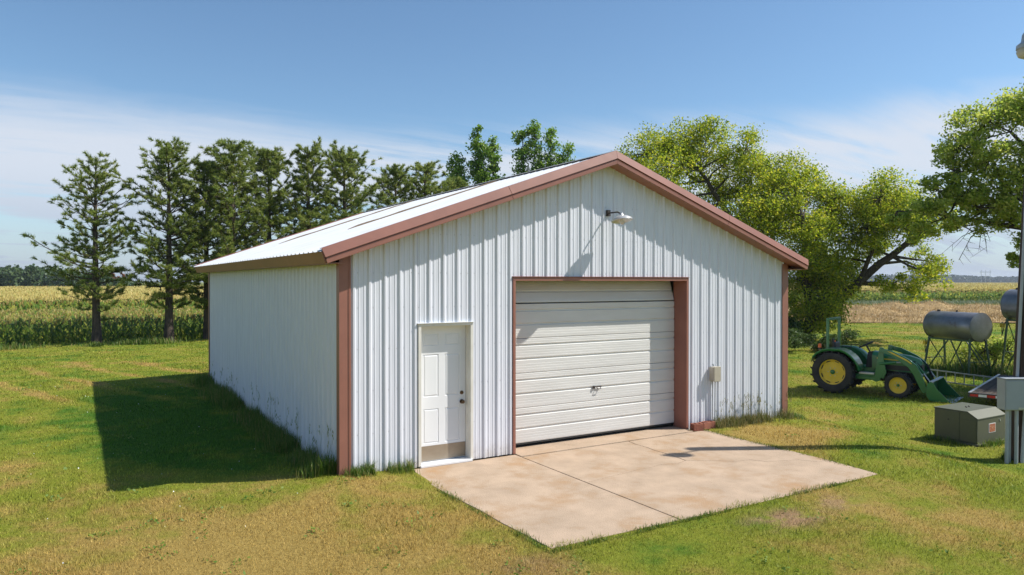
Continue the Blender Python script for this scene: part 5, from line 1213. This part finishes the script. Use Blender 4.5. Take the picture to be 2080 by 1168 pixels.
m.build('dead_twigs', M['bark2'], dt, recalc=False)
# poplars behind the roof
def poplar(x, y, H, label, seed, stems):
    cl = []; tr_ = [([(x, y, -0.1), (x, y, H * 0.35), (x + 0.1, y, H * 0.6)], 0.2, 0.1)]; rr = random.Random(seed)
    for sx, sy, top, wd in stems:
        tr_.append(([(x, y, H * 0.35), (x + sx * 0.7, y + sy * 0.7, H * 0.55), (x + sx, y + sy, top - 0.4)], 0.10, 0.03)); z = H * 0.42
        while z < top:
            f = (z - H * 0.42) / (top - H * 0.42); w_ = wd * (0.95 + 0.6 * rr.random()) * (1.0 - 0.62 * f ** 1.5)
            cl.append(((x + sx * min(1, 0.5 + f) + rr.uniform(-.35, .35) * wd, y + sy * min(1, 0.5 + f) + rr.uniform(-.3, .3), z), (w_, w_, 0.55))); z += 0.62
    blob_tree('poplar_tree', label, (x, y, -0.1), tr_, cl, 0.20, 26000, M['leafP'], M['bark2'], seed, 'poplars behind the roof', sub=11, fill=1.15)
pr_ = lambda dx: (RGT[0] * dx, RGT[1] * dx)
poplar(20.6, 34.0, 12.6, 'thinner left hand poplar showing above the roof', 71, [(*pr_(-0.1), 12.9, 0.75), (*pr_(1.0), 12.3, 0.55), (*pr_(-1.4), 11.2, 0.75)])
poplar(24.2, 32.6, 13.2, 'taller right hand poplar showing above the roof', 72, [(*pr_(-0.9), 13.2, 0.65), (*pr_(0.0), 13.9, 0.85), (*pr_(1.1), 13.2, 0.7), (*pr_(2.3), 12.1, 0.75), (*pr_(3.4), 10.8, 0.7)])
# shrubs under the boxelder
def shrub(name, label, c, rd, n, seed, leaf=0.10, mat_=None):
    rr = random.Random(seed); st_ = [([c, (c[0] + rr.uniform(-.4, .4), c[1] + rr.uniform(-.4, .4), c[2] + rd[2] * 0.8)], 0.03, 0.01) for _ in range(3)]
    blob_tree(name, label, (c[0], c[1], c[2]), st_, [((c[0] + rr.uniform(-.6, .6) * rd[0], c[1] + rr.uniform(-.6, .6) * rd[1], c[2] + rd[2] * rr.uniform(0.35, 0.8)), (rd[0] * 0.55, rd[1] * 0.55, rd[2] * 0.4)) for _ in range(6)], leaf, n, mat_ or M['bush'], M['bark2'], seed, 'shrubs beside the tractor', sub=8, cat='shrub')
shrub('shrub', 'dark low shrub between the shed corner and the tractor', (22.6, 10.9, -0.3), (1.5, 1.3, 1.0), 7000, 81)
shrub('shrub', 'dark shrub directly behind the tractor roll bar', (24.6, 9.6, -0.3), (1.1, 1.0, 0.9), 4500, 82)
shrub('shrub', 'dark shrub at the leaning trunk, farthest from the tractor', (26.2, 13.4, -0.3), (1.6, 1.4, 1.3), 6000, 83)
shrub('shrub', 'leafy sucker between the two fuel tanks', (22.6, 2.6, -0.3), (0.9, 0.8, 1.3), 2600, 84, 0.09, M['leafB'])
# woods on the left horizon, dead pines, hills
def mass(name, label, crowns, leaf, per, mat_, seed, kind='stuff', cat='woods'):
    rng = np.random.default_rng(seed); LP = []
    for c, rd in crowns:
        q = rng.normal(size=(per, 3)); q /= np.linalg.norm(q, axis=1)[:, None]; q *= (0.75 + 0.3 * rng.random(per))[:, None] * np.array(rd); LP.append(q + np.array(c))
    P = np.concatenate(LP); V, T = leaf_quads(P, rng.uniform(0.7, 1.3, len(P)) * leaf, rng, 0.9, 0.9); o = np_mesh(name, V, T, mat_); tag(o, label, cat, kind=kind); return o
rr = random.Random(9); cr = []
for k in range(190):
    px = rr.uniform(-420, 275); Y = rr.uniform(212, 245); h = rr.uniform(5.8, 7.6) * (1 if px < 120 else max(0.42, 1 - (px - 120) / 260))
    c = cp(px, Y); z = 0.0
    cr.append(((c[0], c[1], h * 0.52), (2.2 * rr.uniform(0.8, 1.3), 2.2, h * 0.52)))
mass('far_woods', 'dark green wood on the left horizon beyond the corn', cr, 0.85, 190, M['forest'], 91)
for i, (px, hh) in enumerate(((229, 5.4), (248, 5.6))):
    c = cp(px, 222); blob_tree('dead_pine', ('left' if i == 0 else 'right') + ' one of two rust brown trees at the end of the far wood', (c[0], c[1], 0), [([(c[0], c[1], 0), (c[0], c[1], hh)], 0.15, 0.05)], [((c[0], c[1], hh * 0.68), (1.0, 1.0, 1.2)), ((c[0], c[1], hh * 0.9), (0.6, 0.6, 0.7))], 0.5, 500, M['rust_leaf'], M['bark'], 92 + i, 'rust brown trees by the far wood', sub=6)
cr = []
for k in range(420):
    px = rr.uniform(1150, 2560); Y = rr.uniform(1380, 1560); h = 11.5 + 2.5 * math.sin(px * 0.011) + rr.uniform(-2.0, 2.2)
    c = cp(px, Y); cr.append(((c[0], c[1], h * 0.5), (16, 12, h * 0.52)))
mass('far_woods', 'blue green band of woods on the right horizon', cr, 5.5, 110, M['hill'], 95)
pc = cp(2002, 1330); py = empty('power_pylon', (pc[0], pc[1], 0), -YAW); tag(py, 'three legged power line pylon far off on the right horizon', 'pylon')
for x in (-8.2, 0, 8.2): MB().tube([(x, 0, 0), (x, 0, 24)], 0.40, 6).build('post', M['galv'], py)
MB().box(-10.5, 10.5, -0.3, 0.3, 19.6, 20.5).build('crossarm', M['galv'], py)

# ------------------------------------------------------------------ the air: thin summer haze over the plain
hz = MB(); hz.box(-3300, 3700, -480, 3700, -2.2, 27.0); hzo = hz.build('haze', None); tag(hzo, kind='stuff')
m, nt, N, Lk = nodes('haze_air'); pv = N('ShaderNodeVolumePrincipled'); pv.inputs['Color'].default_value = (0.80, 0.88, 1.0, 1); pv.inputs['Density'].default_value = 0.00020
pv.inputs['Anisotropy'].default_value = 0.2; om = N('ShaderNodeOutputMaterial'); Lk(pv.outputs[0], om.inputs['Volume']); hzo.data.materials.append(m)
